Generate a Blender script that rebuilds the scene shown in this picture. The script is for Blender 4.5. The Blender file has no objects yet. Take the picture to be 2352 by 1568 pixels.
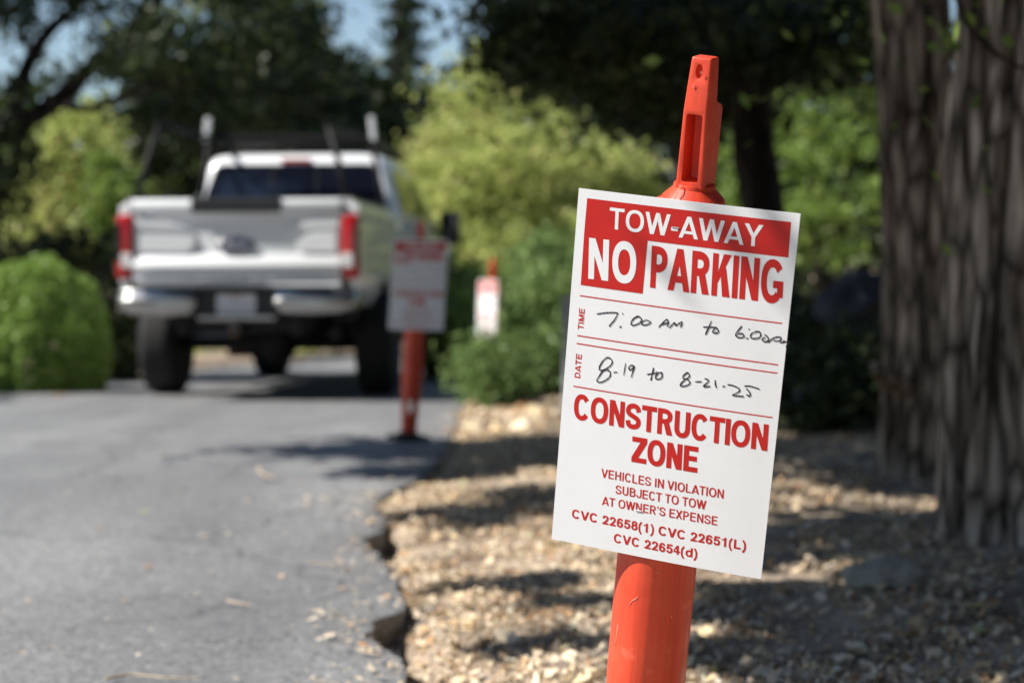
import bpy, bmesh, math, random
import numpy as np
from mathutils import Vector, Matrix, noise, geometry
R = math.radians
rng = np.random.default_rng(7)
random.seed(7)
scene = bpy.context.scene
COL = scene.collection

# ------------------------------------------------------------------ camera, sky, sun, exposure
CAM_H = 0.77
PITCH = R(1.13)
F = 70.0 / 36.0 * 2352.0          # focal length in units of a 2352-wide picture
cam_d = bpy.data.cameras.new("camera")
cam = bpy.data.objects.new("camera", cam_d)
COL.objects.link(cam)
cam.location = (0, 0, CAM_H)
cam.rotation_euler = (math.pi / 2 - PITCH, 0, 0)
cam_d.lens = 70
cam_d.sensor_width = 36
cam_d.clip_start = 0.05
cam_d.clip_end = 1000
cam_d.dof.use_dof = True
cam_d.dof.focus_distance = 2.44
cam_d.dof.aperture_fstop = 4.2
scene.camera = cam

SUN_EL, SUN_BACK = R(46), R(9)   # elevation; how far the sun stands behind the camera's left shoulder
sun_dir = Vector((-math.cos(SUN_EL) * math.cos(SUN_BACK), -math.cos(SUN_EL) * math.sin(SUN_BACK), math.sin(SUN_EL)))
world = bpy.data.worlds.new("World")
scene.world = world
world.use_nodes = True
wn, wl = world.node_tree.nodes, world.node_tree.links
wn.clear()
sky = wn.new("ShaderNodeTexSky")
sky.sky_type = 'NISHITA'
sky.sun_disc = False
sky.sun_elevation = SUN_EL
sky.sun_rotation = math.atan2(sun_dir.x, sun_dir.y)
sky.air_density = 1.0
sky.ozone_density = 1.6
sky.dust_density = 0.25
bg = wn.new("ShaderNodeBackground")
bg.inputs[1].default_value = 0.072
wo = wn.new("ShaderNodeOutputWorld")
wl.new(sky.outputs[0], bg.inputs[0])
wl.new(bg.outputs[0], wo.inputs[0])

sd = bpy.data.lights.new("sun", 'SUN')
sd.energy = 5.0
sd.angle = R(0.5)
sd.color = (1.0, 0.95, 0.87)
sun = bpy.data.objects.new("sun", sd)
COL.objects.link(sun)
sun.location = (-20, -6, 20)
sun.rotation_euler = sun_dir.to_track_quat('Z', 'Y').to_euler()

scene.view_settings.view_transform = 'Standard'
scene.view_settings.look = 'None'
scene.view_settings.exposure = 0.82
scene.view_settings.gamma = 1
scene.view_settings.use_curve_mapping = False
scene.render.engine = 'CYCLES'
scene.cycles.use_denoising = True
scene.cycles.max_bounces = 6
scene.cycles.diffuse_bounces = 3
scene.cycles.transmission_bounces = 4
scene.cycles.transparent_max_bounces = 8

CAM_M = np.array(cam.rotation_euler.to_matrix())
CAM_P = np.array(cam.location)


def cam2world(c):                  # camera frame: x right, y down, z forward
    return CAM_M @ np.array((c[0], -c[1], -c[2])) + CAM_P


def at(x, y, d):                   # the world point seen at (x, y) of a 2352 x 1568 picture, d metres deep
    return Vector(cam2world(((x - 1176) / F * d, (y - 784) / F * d, d)))


def on_ground(x, y, z=0.0):
    r = np.array(at(x, y, 1.0)) - CAM_P
    t = (z - CAM_P[2]) / r[2]
    return Vector(CAM_P + r * t)


# ------------------------------------------------------------------ materials
def new_mat(name):
    m = bpy.data.materials.new(name)
    m.use_nodes = True
    nt = m.node_tree
    nt.nodes.clear()
    out = nt.nodes.new("ShaderNodeOutputMaterial")
    return m, nt.nodes, nt.links, out


def ramp(n, stops):
    r = n.new("ShaderNodeValToRGB")
    e = r.color_ramp.elements
    while len(e) < len(stops):
        e.new(0.5)
    for i, (p, c) in enumerate(stops):
        e[i].position = p
        e[i].color = (*c, 1) if len(c) == 3 else c
    return r


def simple(name, col, rough=0.5, metal=0.0, var=0.06, scale=8.0, bump=0.0, bscale=60.0, spec=0.5, coat=0.0):
    m, n, l, out = new_mat(name)
    b = n.new("ShaderNodeBsdfPrincipled")
    tc = n.new("ShaderNodeTexCoord")
    nz = n.new("ShaderNodeTexNoise")
    nz.inputs['Scale'].default_value = scale
    nz.inputs['Detail'].default_value = 6
    l.new(tc.outputs['Object'], nz.inputs['Vector'])
    lo = tuple(c * (1 - var) for c in col)
    hi = tuple(min(1, c * (1 + var)) for c in col)
    rp = ramp(n, [(0.3, lo), (0.7, hi)])
    l.new(nz.outputs['Fac'], rp.inputs[0])
    l.new(rp.outputs[0], b.inputs['Base Color'])
    b.inputs['Roughness'].default_value = rough
    b.inputs['Metallic'].default_value = metal
    b.inputs['Specular IOR Level'].default_value = spec
    b.inputs['Coat Weight'].default_value = coat
    if bump:
        n2 = n.new("ShaderNodeTexNoise")
        n2.inputs['Scale'].default_value = bscale
        n2.inputs['Detail'].default_value = 4
        l.new(tc.outputs['Object'], n2.inputs['Vector'])
        bp = n.new("ShaderNodeBump")
        bp.inputs['Strength'].default_value = bump
        bp.inputs['Distance'].default_value = 0.01
        l.new(n2.outputs['Fac'], bp.inputs['Height'])
        l.new(bp.outputs[0], b.inputs['Normal'])
    l.new(b.outputs[0], out.inputs[0])
    return m


def leaf_mat(name, cols, trans=0.35, rough=0.5, spec=0.4):
    """Leaves: each leaf (loose island) picks its own colour; light passes through."""
    m, n, l, out = new_mat(name)
    g = n.new("ShaderNodeNewGeometry")
    k = len(cols)
    rp = ramp(n, [(i / max(1, k - 1), c) for i, c in enumerate(cols)])
    ta = n.new("ShaderNodeAttribute")                  # each spray of leaves has its own tone, each leaf strays from it
    ta.attribute_name = "tone"
    mt = n.new("ShaderNodeMix")
    mt.inputs[0].default_value = .45
    l.new(ta.outputs['Fac'], mt.inputs[2])
    l.new(g.outputs['Random Per Island'], mt.inputs[3])
    l.new(mt.outputs[0], rp.inputs[0])
    b = n.new("ShaderNodeBsdfPrincipled")
    b.inputs['Roughness'].default_value = rough
    b.inputs['Specular IOR Level'].default_value = spec
    l.new(rp.outputs[0], b.inputs['Base Color'])
    if trans:
        t = n.new("ShaderNodeBsdfTranslucent")
        l.new(rp.outputs[0], t.inputs[0])
        mx = n.new("ShaderNodeMixShader")
        mx.inputs[0].default_value = trans
        l.new(b.outputs[0], mx.inputs[1])
        l.new(t.outputs[0], mx.inputs[2])
        l.new(mx.outputs[0], out.inputs[0])
    else:
        l.new(b.outputs[0], out.inputs[0])
    return m


# ------------------------------------------------------------------ objects
def tag(o, label=None, cat=None, group=None, kind=None):
    if label: o["label"] = label
    if cat: o["category"] = cat
    if group: o["group"] = group
    if kind: o["kind"] = kind
    return o


def thing(name, label, cat, loc=(0, 0, 0), rot=None, group=None):
    o = bpy.data.objects.new(name, None)
    o.empty_display_size = 0.1
    COL.objects.link(o)
    o.location = loc
    if rot is not None:
        o.rotation_mode = 'QUATERNION'
        o.rotation_quaternion = rot
    return tag(o, label, cat, group)


def copy_tree(o, parent=None):
    c = o.copy()
    COL.objects.link(c)
    c.parent = parent
    for ch in list(o.children):
        copy_tree(ch, c)
    return c


class MB:
    """Collects faces; build() links them as ONE mesh object."""
    def __init__(s):
        s.v, s.f, s.sm = [], [], []

    def add(s, vs, fs, smooth=False):
        o = len(s.v)
        s.v += [tuple(p) for p in vs]
        s.f += [tuple(i + o for i in f) for f in fs]
        s.sm += [smooth] * len(fs)
        return s

    def bm(s, bm, mat=None):
        bm.verts.index_update()
        vs = [tuple((mat @ v.co) if mat else v.co) for v in bm.verts]
        s.add(vs, [[v.index for v in f.verts] for f in bm.faces])
        bm.free()
        return s

    def box(s, c, d, bev=0.0, rot=None, seg=2):
        bm = bmesh.new()
        bmesh.ops.create_cube(bm, size=1)
        for v in bm.verts:
            v.co = Vector((v.co.x * d[0], v.co.y * d[1], v.co.z * d[2]))
        if bev:
            bmesh.ops.bevel(bm, geom=bm.edges[:], offset=bev, segments=seg, affect='EDGES', profile=0.5)
        M = Matrix.Translation(c)
        if rot is not None:
            M = M @ rot.to_4x4()
        return s.bm(bm, M)

    def loft(s, rings, cap=True, smooth=True, closed=True):
        n = len(rings[0])
        vs = [p for r in rings for p in r]
        fs = []
        m = n if closed else n - 1
        for i in range(len(rings) - 1):
            for j in range(m):
                k = (j + 1) % n
                fs.append((i * n + j, i * n + k, (i + 1) * n + k, (i + 1) * n + j))
        s.add(vs, fs, smooth)
        if cap:
            s.add(rings[0], [tuple(range(n - 1, -1, -1))])
            s.add(rings[-1], [tuple(range(n))])
        return s

    def tube(s, pts, rad, n=10, smooth=True, cap=True, disp=None):
        pts = [Vector(p) for p in pts]
        if not hasattr(rad, '__len__'):
            rad = [rad] * len(pts)
        rings = []
        ref = Vector((0.31, 0.87, 0.2))
        for i, p in enumerate(pts):
            t = (pts[min(i + 1, len(pts) - 1)] - pts[max(i - 1, 0)]).normalized()
            if abs(t.dot(ref.normalized())) > 0.95:
                ref = Vector((0.9, -0.1, 0.3))
            a = t.cross(ref).normalized()
            b = t.cross(a)
            ring = []
            for j in range(n):
                q = 2 * math.pi * j / n
                r = rad[i] * (1 + (disp(i, j, p) if disp else 0))
                ring.append(p + a * (math.cos(q) * r) + b * (math.sin(q) * r))
            rings.append(ring)
        return s.loft(rings, cap, smooth)

    def lathe(s, prof, n=32, M=None, smooth=True):
        """prof: (radius, height) pairs round the z axis."""
        rings = []
        for r, z in prof:
            rings.append([(r * math.cos(2 * math.pi * j / n), r * math.sin(2 * math.pi * j / n), z) for j in range(n)])
        if M is not None:
            rings = [[tuple(M @ Vector(p)) for p in ring] for ring in rings]
        return s.loft(rings, True, smooth)

    def extrude(s, poly, axis, a0, a1, bev=0.0):
        """poly: 2-D outline in the plane across axis ('x': (y, z), 'y': (x, z), 'z': (x, y))."""
        def P(u, v, w):
            return {'x': (w, u, v), 'y': (u, w, v), 'z': (u, v, w)}[axis]
        bm = bmesh.new()
        f = bm.faces.new([bm.verts.new(P(u, v, a0)) for u, v in poly])
        e = bmesh.ops.extrude_face_region(bm, geom=[f])
        dv = Vector(P(0, 0, a1 - a0))
        for v in e['geom']:
            if isinstance(v, bmesh.types.BMVert):
                v.co += dv
        bmesh.ops.recalc_face_normals(bm, faces=bm.faces)
        if bev:
            bmesh.ops.bevel(bm, geom=bm.edges[:], offset=bev, segments=2, affect='EDGES', profile=0.5)
        return s.bm(bm)

    def build(s, name, mat, parent=None, loc=None, recalc=True, smooth=None):
        me = bpy.data.meshes.new(name)
        me.from_pydata(s.v, [], s.f)
        me.polygons.foreach_set('use_smooth', [bool(x) if smooth is None else smooth for x in s.sm])
        if recalc:
            bm = bmesh.new()
            bm.from_mesh(me)
            bmesh.ops.remove_doubles(bm, verts=bm.verts, dist=1e-5)
            bmesh.ops.recalc_face_normals(bm, faces=bm.faces)
            bm.to_mesh(me)
            bm.free()
        me.update()
        o = bpy.data.objects.new(name, me)
        COL.objects.link(o)
        if mat: me.materials.append(mat)
        if parent is not None: o.parent = parent
        if loc is not None: o.location = loc
        return o


def quads(name, V, mat, parent=None, per=4, tone=None):
    """A mesh of many loose faces of `per` corners each from an (n*per, 3) array."""
    V = np.asarray(V, dtype=np.float32).reshape(-1, 3)
    n = len(V) // per
    me = bpy.data.meshes.new(name)
    me.vertices.add(len(V))
    me.vertices.foreach_set('co', V.ravel())
    me.loops.add(len(V))
    me.loops.foreach_set('vertex_index', np.arange(len(V), dtype=np.int32))
    me.polygons.add(n)
    me.polygons.foreach_set('loop_start', np.arange(0, len(V), per, dtype=np.int32))
    me.polygons.foreach_set('loop_total', np.full(n, per, dtype=np.int32))
    me.update(calc_edges=True)
    if tone is None:
        tone = rng.random(n)
    at_ = me.attributes.new("tone", 'FLOAT', 'FACE')
    at_.data.foreach_set('value', np.asarray(tone, dtype=np.float32)[:n])
    me.materials.append(mat)
    o = bpy.data.objects.new(name, me)
    COL.objects.link(o)
    if parent is not None: o.parent = parent
    return o


def unit(a):
    return a / np.maximum(np.linalg.norm(a, axis=-1, keepdims=True), 1e-9)


def leaf_quads(P, size, aspect=0.55, up=0.0, jitter=0.35, face=(0, -.35, 1)):
    """A pointed leaf-shaped face at every point of P (n, 3)."""
    n = len(P)
    N = rng.normal(size=(n, 3))
    N += up * np.array(face) * 1.3            # leaves turn towards the light
    N = unit(N)
    T = unit(np.cross(N, rng.normal(size=(n, 3))))
    B = np.cross(N, T)
    L = (size * (1 + jitter * rng.normal(size=(n, 1)))).clip(size * 0.3, size * 2.2)
    h, w = T * L / 2, B * L * aspect / 2
    return np.stack([P - h, P + w - h * 0.1, P + h, P - w - h * 0.1], axis=1).reshape(-1, 3)


def crown_points(blobs, n, sigma, per, shell):
    """Leaf positions in tight sprays spread through ellipsoids, more of them towards the outside; one tone per spray."""
    vol = np.array([b[1][0] * b[1][1] * b[1][2] for b in blobs]) ** 0.75
    vol /= vol.sum()
    out, tones = [], []
    for (c, r), k in zip(blobs, (vol * n).astype(int)):
        m = max(3, k // per)
        d = unit(rng.normal(size=(m, 3)))
        q = rng.random((m, 1)) ** (1 / 3)
        q = shell * q ** 0.5 + (1 - shell) * q
        q = q * (1 + .12 * rng.normal(size=(m, 1)))
        cc = np.array(c) + d * q * np.array(r)
        ix = rng.integers(0, m, k)
        sz = sigma * np.exp(.35 * rng.normal(size=(m, 1)))
        out.append(cc[ix] + rng.normal(size=(k, 3)) * sz[ix] * np.array((1, 1, 0.6)))
        tones.append(rng.random(m)[ix])
    return np.concatenate(out), np.concatenate(tones)


def crown(parent, blobs, n, size, mat, clump=0.12, per=40, shell=0.55, aspect=0.55, up=0.4, name='crown'):
    P, T = crown_points(blobs, n, clump, per, shell)
    return quads(name, leaf_quads(P - np.array(parent.location), size, aspect, up), mat, parent, tone=T)
# ------------------------------------------------------------------ lettering: outlines of plain bold capitals
def ell(cx, cy, rx, ry, a0=0.0, a1=360.0, n=28, p=2.25):
    pts = []
    for i in range(n + 1):
        a = R(a0 + (a1 - a0) * i / n)
        c, s_ = math.cos(a), math.sin(a)
        pts.append((cx + rx * math.copysign(abs(c) ** (2 / p), c), cy + ry * math.copysign(abs(s_) ** (2 / p), s_)))
    if abs(a1 - a0) >= 359.9:
        pts.pop()
    return pts


def rect(x0, y0, x1, y1):
    return [(x0, y0), (x1, y0), (x1, y1), (x0, y1)]


def rright(x0, y0, x1, y1, k=0.62):
    ry = (y1 - y0) / 2
    rx = min((x1 - x0) * k, ry * 1.3)
    return [(x0, y0)] + ell(x1 - rx, y0 + ry, rx, ry, -90, 90, 18) + [(x0, y1)]


def spline(pts, m=7):
    P = [Vector((p[0], p[1])) for p in pts]
    P = [P[0] * 2 - P[1]] + P + [P[-1] * 2 - P[-2]]
    out = []
    for i in range(1, len(P) - 2):
        a, b, c, d = P[i - 1:i + 3]
        for j in range(m):
            t = j / m
            out.append(0.5 * ((2 * b) + (c - a) * t + (2 * a - 5 * b + 4 * c - d) * t * t + (3 * b - a - 3 * c + d) * t ** 3))
    out.append(P[-2])
    return out


def pen(spine, tv, th):
    L, Rr = [], []
    n = len(spine)
    for i, p in enumerate(spine):
        t = (spine[min(i + 1, n - 1)] - spine[max(i - 1, 0)])
        t = t.normalized() if t.length > 1e-9 else Vector((1, 0))
        nx, ny = -t.y, t.x
        o = Vector((nx * tv / 2, ny * th / 2))
        L.append((p.x + o.x, p.y + o.y))
        Rr.append((p.x - o.x, p.y - o.y))
    return L + Rr[::-1]


NATW = {'A': 1.0, 'B': 1.0, 'C': 1.0, 'D': 1.0, 'E': .93, 'G': 1.086, 'H': 1.0, 'I': .388, 'J': .776, 'K': 1.0, 'L': .853,
        'M': 1.163, 'N': 1.0, 'O': 1.086, 'P': .93, 'R': 1.0, 'S': .93, 'T': .853, 'U': 1.0, 'V': .93, 'W': 1.318, 'X': .93,
        'Y': .93, 'Z': .853, '(': .465, ')': .465, '-': .465, 'd': .853, "'": .33, ' ': .388}
BEAR = {'A': .0, 'C': .06, 'G': .06, 'O': .06, 'T': .03, 'V': .0, 'W': .0, 'Y': .0, 'X': .01, 'Z': .02, 'S': .05, 'J': .03,
        '(': .06, ')': .06, '-': .06, 'd': .06, "'": .08}


def glyph(ch, W, tv, th):
    """Pieces [(outline, [holes])] of a capital 1 high and W wide, upright strokes tv wide, level strokes th high."""
    d = tv * 1.1
    ins = lambda pts: [(tv / 2 + x * (W - tv), th / 2 + y * (1 - th)) for x, y in pts]
    st = lambda pts, m=7: (pen(spline(ins(pts), m), tv, th), [])
    ring = lambda x0, y0, x1, y1: (ell((x0 + x1) / 2, (y0 + y1) / 2, (x1 - x0) / 2, (y1 - y0) / 2),
                                   [ell((x0 + x1) / 2, (y0 + y1) / 2, (x1 - x0) / 2 - tv, (y1 - y0) / 2 - th)])
    S = lambda *r: (rect(*r), [])
    Q = lambda *p: (list(p), [])
    def vee(x0, x1, y0=0.0, y1=1.0):
        c = (x0 + x1) / 2
        h = (x1 - x0) / 2
        k = (h - d) / (h - d / 2)
        return ([(x0, y1), (c - d / 2, y0), (c + d / 2, y0), (x1, y1), (x1 - d, y1), (c, y1 + (y0 - y1) * k), (x0 + d, y1)], [])
    if ch == 'I': return [S(0, 0, W, 1)]
    if ch == 'T': return [S(0, 1 - th, W, 1), S(W / 2 - tv / 2, 0, W / 2 + tv / 2, 1 - th)]
    if ch == 'L': return [S(0, 0, tv, 1), S(tv, 0, W, th)]
    if ch == 'E': return [S(0, 0, tv, 1), S(tv, 1 - th, W, 1), S(tv, .52 - th / 2, W * .93, .52 + th / 2), S(tv, 0, W, th)]
    if ch == 'H': return [S(0, 0, tv, 1), S(W - tv, 0, W, 1), S(tv, .52 - th / 2, W - tv, .52 + th / 2)]
    if ch == 'N': return [S(0, 0, tv, 1), S(W - tv, 0, W, 1), Q((0, 1), (W - d, 0), (W, 0), (d, 1))]
    if ch == 'M': return [S(0, 0, tv, 1), S(W - tv, 0, W, 1), Q((0, 1), (W / 2 - d * .55, 0), (W / 2 + d * .45, 0), (d * 1.05, 1)),
                          Q((W - d * 1.05, 1), (W / 2 - d * .45, 0), (W / 2 + d * .55, 0), (W, 1))]
    if ch == 'V': return [vee(0, W)]
    if ch == 'W': return [vee(0, W / 2 + d / 2), vee(W / 2 - d / 2, W)]
    if ch == 'A':
        o, _ = vee(0, W, 1, 0)
        k = .2 + th * .85
        x0 = (W / 2) * .2 + d * .6
        return [(o, []), Q((x0, .2), (W - x0, .2), (W - x0 - .06 * W, k), (x0 + .06 * W, k))]
    if ch == 'Y':
        return [Q((0, 1), (W / 2 - tv / 2, .40), (W / 2 - tv / 2, 0), (W / 2 + tv / 2, 0), (W / 2 + tv / 2, .40), (W, 1),
                  (W - d * 1.1, 1), (W / 2, .58), (d * 1.1, 1))]
    if ch == 'Z': return [S(0, 0, W, th), S(0, 1 - th, W, 1), Q((0, th), (tv * 1.35, th), (W, 1 - th), (W - tv * 1.35, 1 - th))]
    if ch == 'X': return [Q((0, 0), (d * 1.1, 0), (W, 1), (W - d * 1.1, 1)), Q((W - d * 1.1, 0), (W, 0), (d * 1.1, 1), (0, 1))]
    if ch == 'K': return [S(0, 0, tv, 1), Q((tv, .30), (tv, .56), (W - d * 1.25, 1), (W, 1)),
                          Q((tv + (W - tv) * .22, .52), (tv + (W - tv) * .22 + d * .8, .70), (W, 0), (W - d * 1.2, 0))]
    if ch == 'P': return [(rright(0, .38, W, 1), [rright(tv, .38 + th, W - tv, 1 - th)]), S(0, 0, tv, .38)]
    if ch == 'R': return [(rright(0, .42, W * .95, 1), [rright(tv, .42 + th * .95, W * .95 - tv, 1 - th)]), S(0, 0, tv, .42),
                          Q((W * .40, .44), (W * .40 + d, .50), (W, 0), (W - d * 1.12, 0))]
    if ch == 'B': return [(rright(0, .47, W * .95, 1), [rright(tv, .47 + th * .9, W * .95 - tv, 1 - th)]),
                          (rright(0, 0, W, .47 + th * .9), [rright(tv, th, W - tv, .47)])]
    if ch == 'D': return [(rright(0, 0, W, 1, .6), [rright(tv, th, W - tv, 1 - th, .6)])]
    if ch == 'O': return [ring(0, -.014, W, 1.014)]
    if ch in 'CG':
        o = ell(W / 2, .5, W / 2, .514, 36, 324 if ch == 'C' else 318, 30)
        i = ell(W / 2, .5, W / 2 - tv, .514 - th, 36, 324 if ch == 'C' else 318, 30)
        if ch == 'C': return [(o + i[::-1], [])]
        return [(o + [(W, .13), (W, .52), (W * .55, .52), (W * .55, .52 - th * .9), (W - tv, .52 - th * .9), (W - tv, .22)] + i[::-1], [])]
    if ch == 'S': return [st([(1, .73), (.86, .93), (.5, 1), (.14, .93), (0, .76), (.12, .61), (.5, .5), (.88, .39), (1, .24), (.87, .07), (.5, 0), (.12, .07), (0, .28)])]
    if ch == 'U':
        o = [(0, 1)] + ell(W / 2, .36, W / 2, .374, 180, 360, 18) + [(W, 1), (W - tv, 1)]
        return [(o + ell(W / 2, .36, W / 2 - tv, .374 - th, 360, 180, 18) + [(tv, 1)], [])]
    if ch == 'J':
        o = ell(W / 2, .30, W / 2, .314, 180, 360, 18) + [(W, 1), (W - tv, 1)]
        return [(o + ell(W / 2, .30, W / 2 - tv, .314 - th, 360, 180, 18), [])]
    if ch == '2': return [st([(0, .70), (.12, .92), (.5, 1), (.88, .92), (1, .73), (.86, .50), (.45, .22), (.16, .0)]), S(0, 0, W, th)]
    if ch == '5': return [S(W * .14, 1 - th, W * .95, 1), Q((W * .02, .44), (W * .02 + tv * .9, .46), (W * .14 + tv * .8, 1 - th * .5), (W * .14, 1)),
                          st([(.06, .52), (.28, .63), (.58, .64), (.9, .52), (1, .32), (.87, .08), (.5, 0), (.12, .07), (0, .26)])]
    if ch == '6': return [ring(0, -.012, W, .64), st([(1, .76), (.86, .94), (.52, 1), (.16, .88), (0, .5), (0, .30)])]
    if ch == '8': return [ring(W * .05, .46, W * .95, 1.012), ring(0, -.012, W, .46 + th)]
    if ch == '4':
        x0 = W * .80 - tv
        return [S(x0, 0, x0 + tv, 1), S(0, .22, W, .22 + th), Q((0, .22 + th), (0, .30 + th), (x0, 1), (x0, 1 - th * 1.9))]
    if ch == '1': return [S(W * .75 - tv, 0, W * .75, 1), Q((W * .08, .64), (W * .75 - tv, .78), (W * .75 - tv * .6, 1), (W * .75 - tv * .8, 1), (W * .45, .86), (W * .08, .80))]
    if ch == '(': return [(pen(spline([(W * .85, 1.03), (W * .32, .72), (W * .2, .37), (W * .32, .02), (W * .85, -.29)]), tv * .85, th), [])]
    if ch == ')': return [(pen(spline([(W * .15, 1.03), (W * .68, .72), (W * .8, .37), (W * .68, .02), (W * .15, -.29)]), tv * .85, th), [])]
    if ch == 'd': return [ring(0, -.012, W, .74), S(W - tv, 0, W, 1)]
    if ch == '-': return [S(0, .27, W, .27 + th)]
    if ch == "'": return [Q((0, 1), (0, .82), (W * .5, .66), (W * .75, .70), (W * .55, .82), (W, .82), (W, 1))]
    return []


def text_pieces(txt, length, height, tv, th, kb=1.0):
    """Flat pieces of a line `length` long with capitals `height` high; stroke widths tv, th are shares of that height."""
    nat = []
    for ch in txt:
        w = NATW.get(ch, .776)
        b = BEAR.get(ch, .09 if not ch.isdigit() else .055)
        nat.append((ch, w - 2 * b * (1 - kb) if ch != ' ' else w, b * kb))
    total = sum(w for _, w, _ in nat) - nat[0][2] - nat[-1][2]
    sx = length / height / total
    x = -nat[0][2] * sx
    out = []
    for ch, w, b in nat:
        W = (w - 2 * b) * sx
        if ch == 'I': W = tv
        off = (w * sx - W) / 2
        for o, holes in glyph(ch, W, tv, th):
            f = lambda pts: [((x + off + p[0]) * height, p[1] * height) for p in pts]
            out.append((f(o), [f(h) for h in holes]))
        x += w * sx
    return out


def flat(mb, pieces, mapf, z0, dz=2.5e-5):
    """Fills the pieces and lays them down through mapf(x, y, height)."""
    for i, (o, holes) in enumerate(pieces):
        loops = [[Vector((p[0], p[1], 0)) for p in c] for c in [o] + holes]
        tris = geometry.tessellate_polygon(loops)
        allp = [p for c in loops for p in c]
        mb.add([mapf(p.x, p.y, z0 + dz * (i % 4)) for p in allp], [tuple(t) for t in tris])
# ------------------------------------------------------------------ ground heights
def gz(x, y):
    """Height of the road and of the leaf-covered shoulder."""
    h = 0.05 * math.exp(-((y - 9.8) / 3.0) ** 2)
    return h


# ------------------------------------------------------------------ the leaning post with the notice stapled to it
def plastic():
    m, n, l, out = new_mat("faded_orange_plastic")
    b = n.new("ShaderNodeBsdfPrincipled")
    tc = n.new("ShaderNodeTexCoord")
    def nz(scale, det=6, stretch=None):
        t = n.new("ShaderNodeTexNoise"); t.inputs['Scale'].default_value = scale; t.inputs['Detail'].default_value = det
        if stretch:
            mp = n.new("ShaderNodeMapping"); mp.inputs['Scale'].default_value = stretch
            l.new(tc.outputs['Object'], mp.inputs['Vector']); l.new(mp.outputs[0], t.inputs['Vector'])
        else: l.new(tc.outputs['Object'], t.inputs['Vector'])
        return t
    r1 = ramp(n, [(.3, (.64, .050, .018)), (.55, (.74, .072, .027)), (.8, (.80, .115, .055))])
    l.new(nz(7).outputs['Fac'], r1.inputs[0])
    prev = r1.outputs[0]
    for t, stops, blend, f in ((nz(1, 5, (160, 160, 5)), [(.35, (.86, .84, .82)), (.65, (1.08, 1.08, 1.08))], 'MULTIPLY', .8),
                               (nz(45, 8), [(.62, (0, 0, 0)), (.80, (.10, .07, .05))], 'ADD', 1.0),
                               (nz(11, 9), [(.60, (1, 1, 1)), (.78, (.62, .55, .50))], 'MULTIPLY', .8)):
        rp = ramp(n, stops); l.new(t.outputs['Fac'], rp.inputs[0])
        mx = n.new("ShaderNodeMix"); mx.data_type = 'RGBA'; mx.blend_type = blend; mx.inputs[0].default_value = f
        l.new(prev, mx.inputs[6]); l.new(rp.outputs[0], mx.inputs[7]); prev = mx.outputs[2]
    l.new(prev, b.inputs['Base Color'])
    rr = ramp(n, [(.3, (.34, .34, .34)), (.7, (.55, .55, .55))]); l.new(nz(30).outputs['Fac'], rr.inputs[0]); l.new(rr.outputs[0], b.inputs['Roughness'])
    bp = n.new("ShaderNodeBump"); bp.inputs['Strength'].default_value = .12; bp.inputs['Distance'].default_value = .002
    l.new(nz(70, 6).outputs['Fac'], bp.inputs['Height']); l.new(bp.outputs[0], b.inputs['Normal'])
    l.new(b.outputs[0], out.inputs[0])
    return m


M_orange = plastic()
M_rubber = simple("black_rubber", (0.02, 0.02, 0.02), rough=0.8, var=0.3, scale=30, bump=0.2)
M_card = simple("white_card", (0.76, 0.77, 0.78), rough=0.5, var=0.015, scale=30, bump=0.03, bscale=400, spec=0.35)
M_red = simple("red_ink", (0.50, 0.012, 0.008), rough=0.45, var=0.05, scale=60, spec=0.4)
M_white = simple("white_ink", (0.76, 0.77, 0.78), rough=0.5, var=0.015, scale=60, spec=0.35)
M_pen = simple("black_marker_ink", (0.012, 0.009, 0.016), rough=0.4, var=0.5, scale=300, spec=0.5)
M_steel = simple("staple_steel", (0.55, 0.55, 0.56), rough=0.3, metal=1.0)
M_scuff = simple("pale_scuff", (0.80, 0.33, 0.24), rough=0.7, var=0.2, scale=300)

SIGN = [(1328, 433), (1837, 492), (1745, 1332), (1265, 1238)]     # corners of the notice as photographed


def homography(src, dst):
    A = []
    for (u, v), (x, y) in zip(src, dst):
        A.append([u, v, 1, 0, 0, 0, -x * u, -x * v, -x])
        A.append([0, 0, 0, u, v, 1, -y * u, -y * v, -y])
    H = np.linalg.svd(np.array(A, float))[2][-1].reshape(3, 3)
    return H / H[2, 2]


H = homography([(0, 0), (1, 0), (1, 1), (0, 1)], [(x - 1176, y - 784) for x, y in SIGN])
Bm = np.diag([1 / F, 1 / F, 1]) @ H
lam = 0.28 / np.linalg.norm(Bm[:, 0])
Bm *= lam                                                     # camera-frame point = Bm @ (u, v, 1)
Hi = np.linalg.inv(H)


def w2(u, v):
    return cam2world(Bm @ np.array((u, v, 1.0)))


Zl = w2(.49, 0) - w2(.49, 1)
CARD_H = np.linalg.norm(Zl)
Zl = Zl / CARD_H
Xl = w2(1, .5) - w2(0, .5)
Yl = np.cross(Zl, Xl)
Yl /= np.linalg.norm(Yl)                                      # points away from the camera
Xl = np.cross(Yl, Zl)
TUBE_R = 0.0512
axis_pt = w2(.450, .5) + Yl * (TUBE_R + 0.0035)
tb = (axis_pt[2] - 0.0) / Zl[2]
BASE = axis_pt - Zl * tb                                      # where the post's axis meets the ground
ROT = Matrix(np.stack([Xl, Yl, Zl], axis=1).tolist())
RT = np.stack([Xl, Yl, Zl])                                   # world -> post frame


def loc_uv(u, v):
    return Vector(RT @ (w2(u, v) - BASE))


def pic(x, y):                                                # picture point -> post frame, on the notice
    q = Hi @ np.array((x - 1176, y - 784, 1.0))
    return loc_uv(q[0] / q[2], q[1] / q[2])


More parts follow.
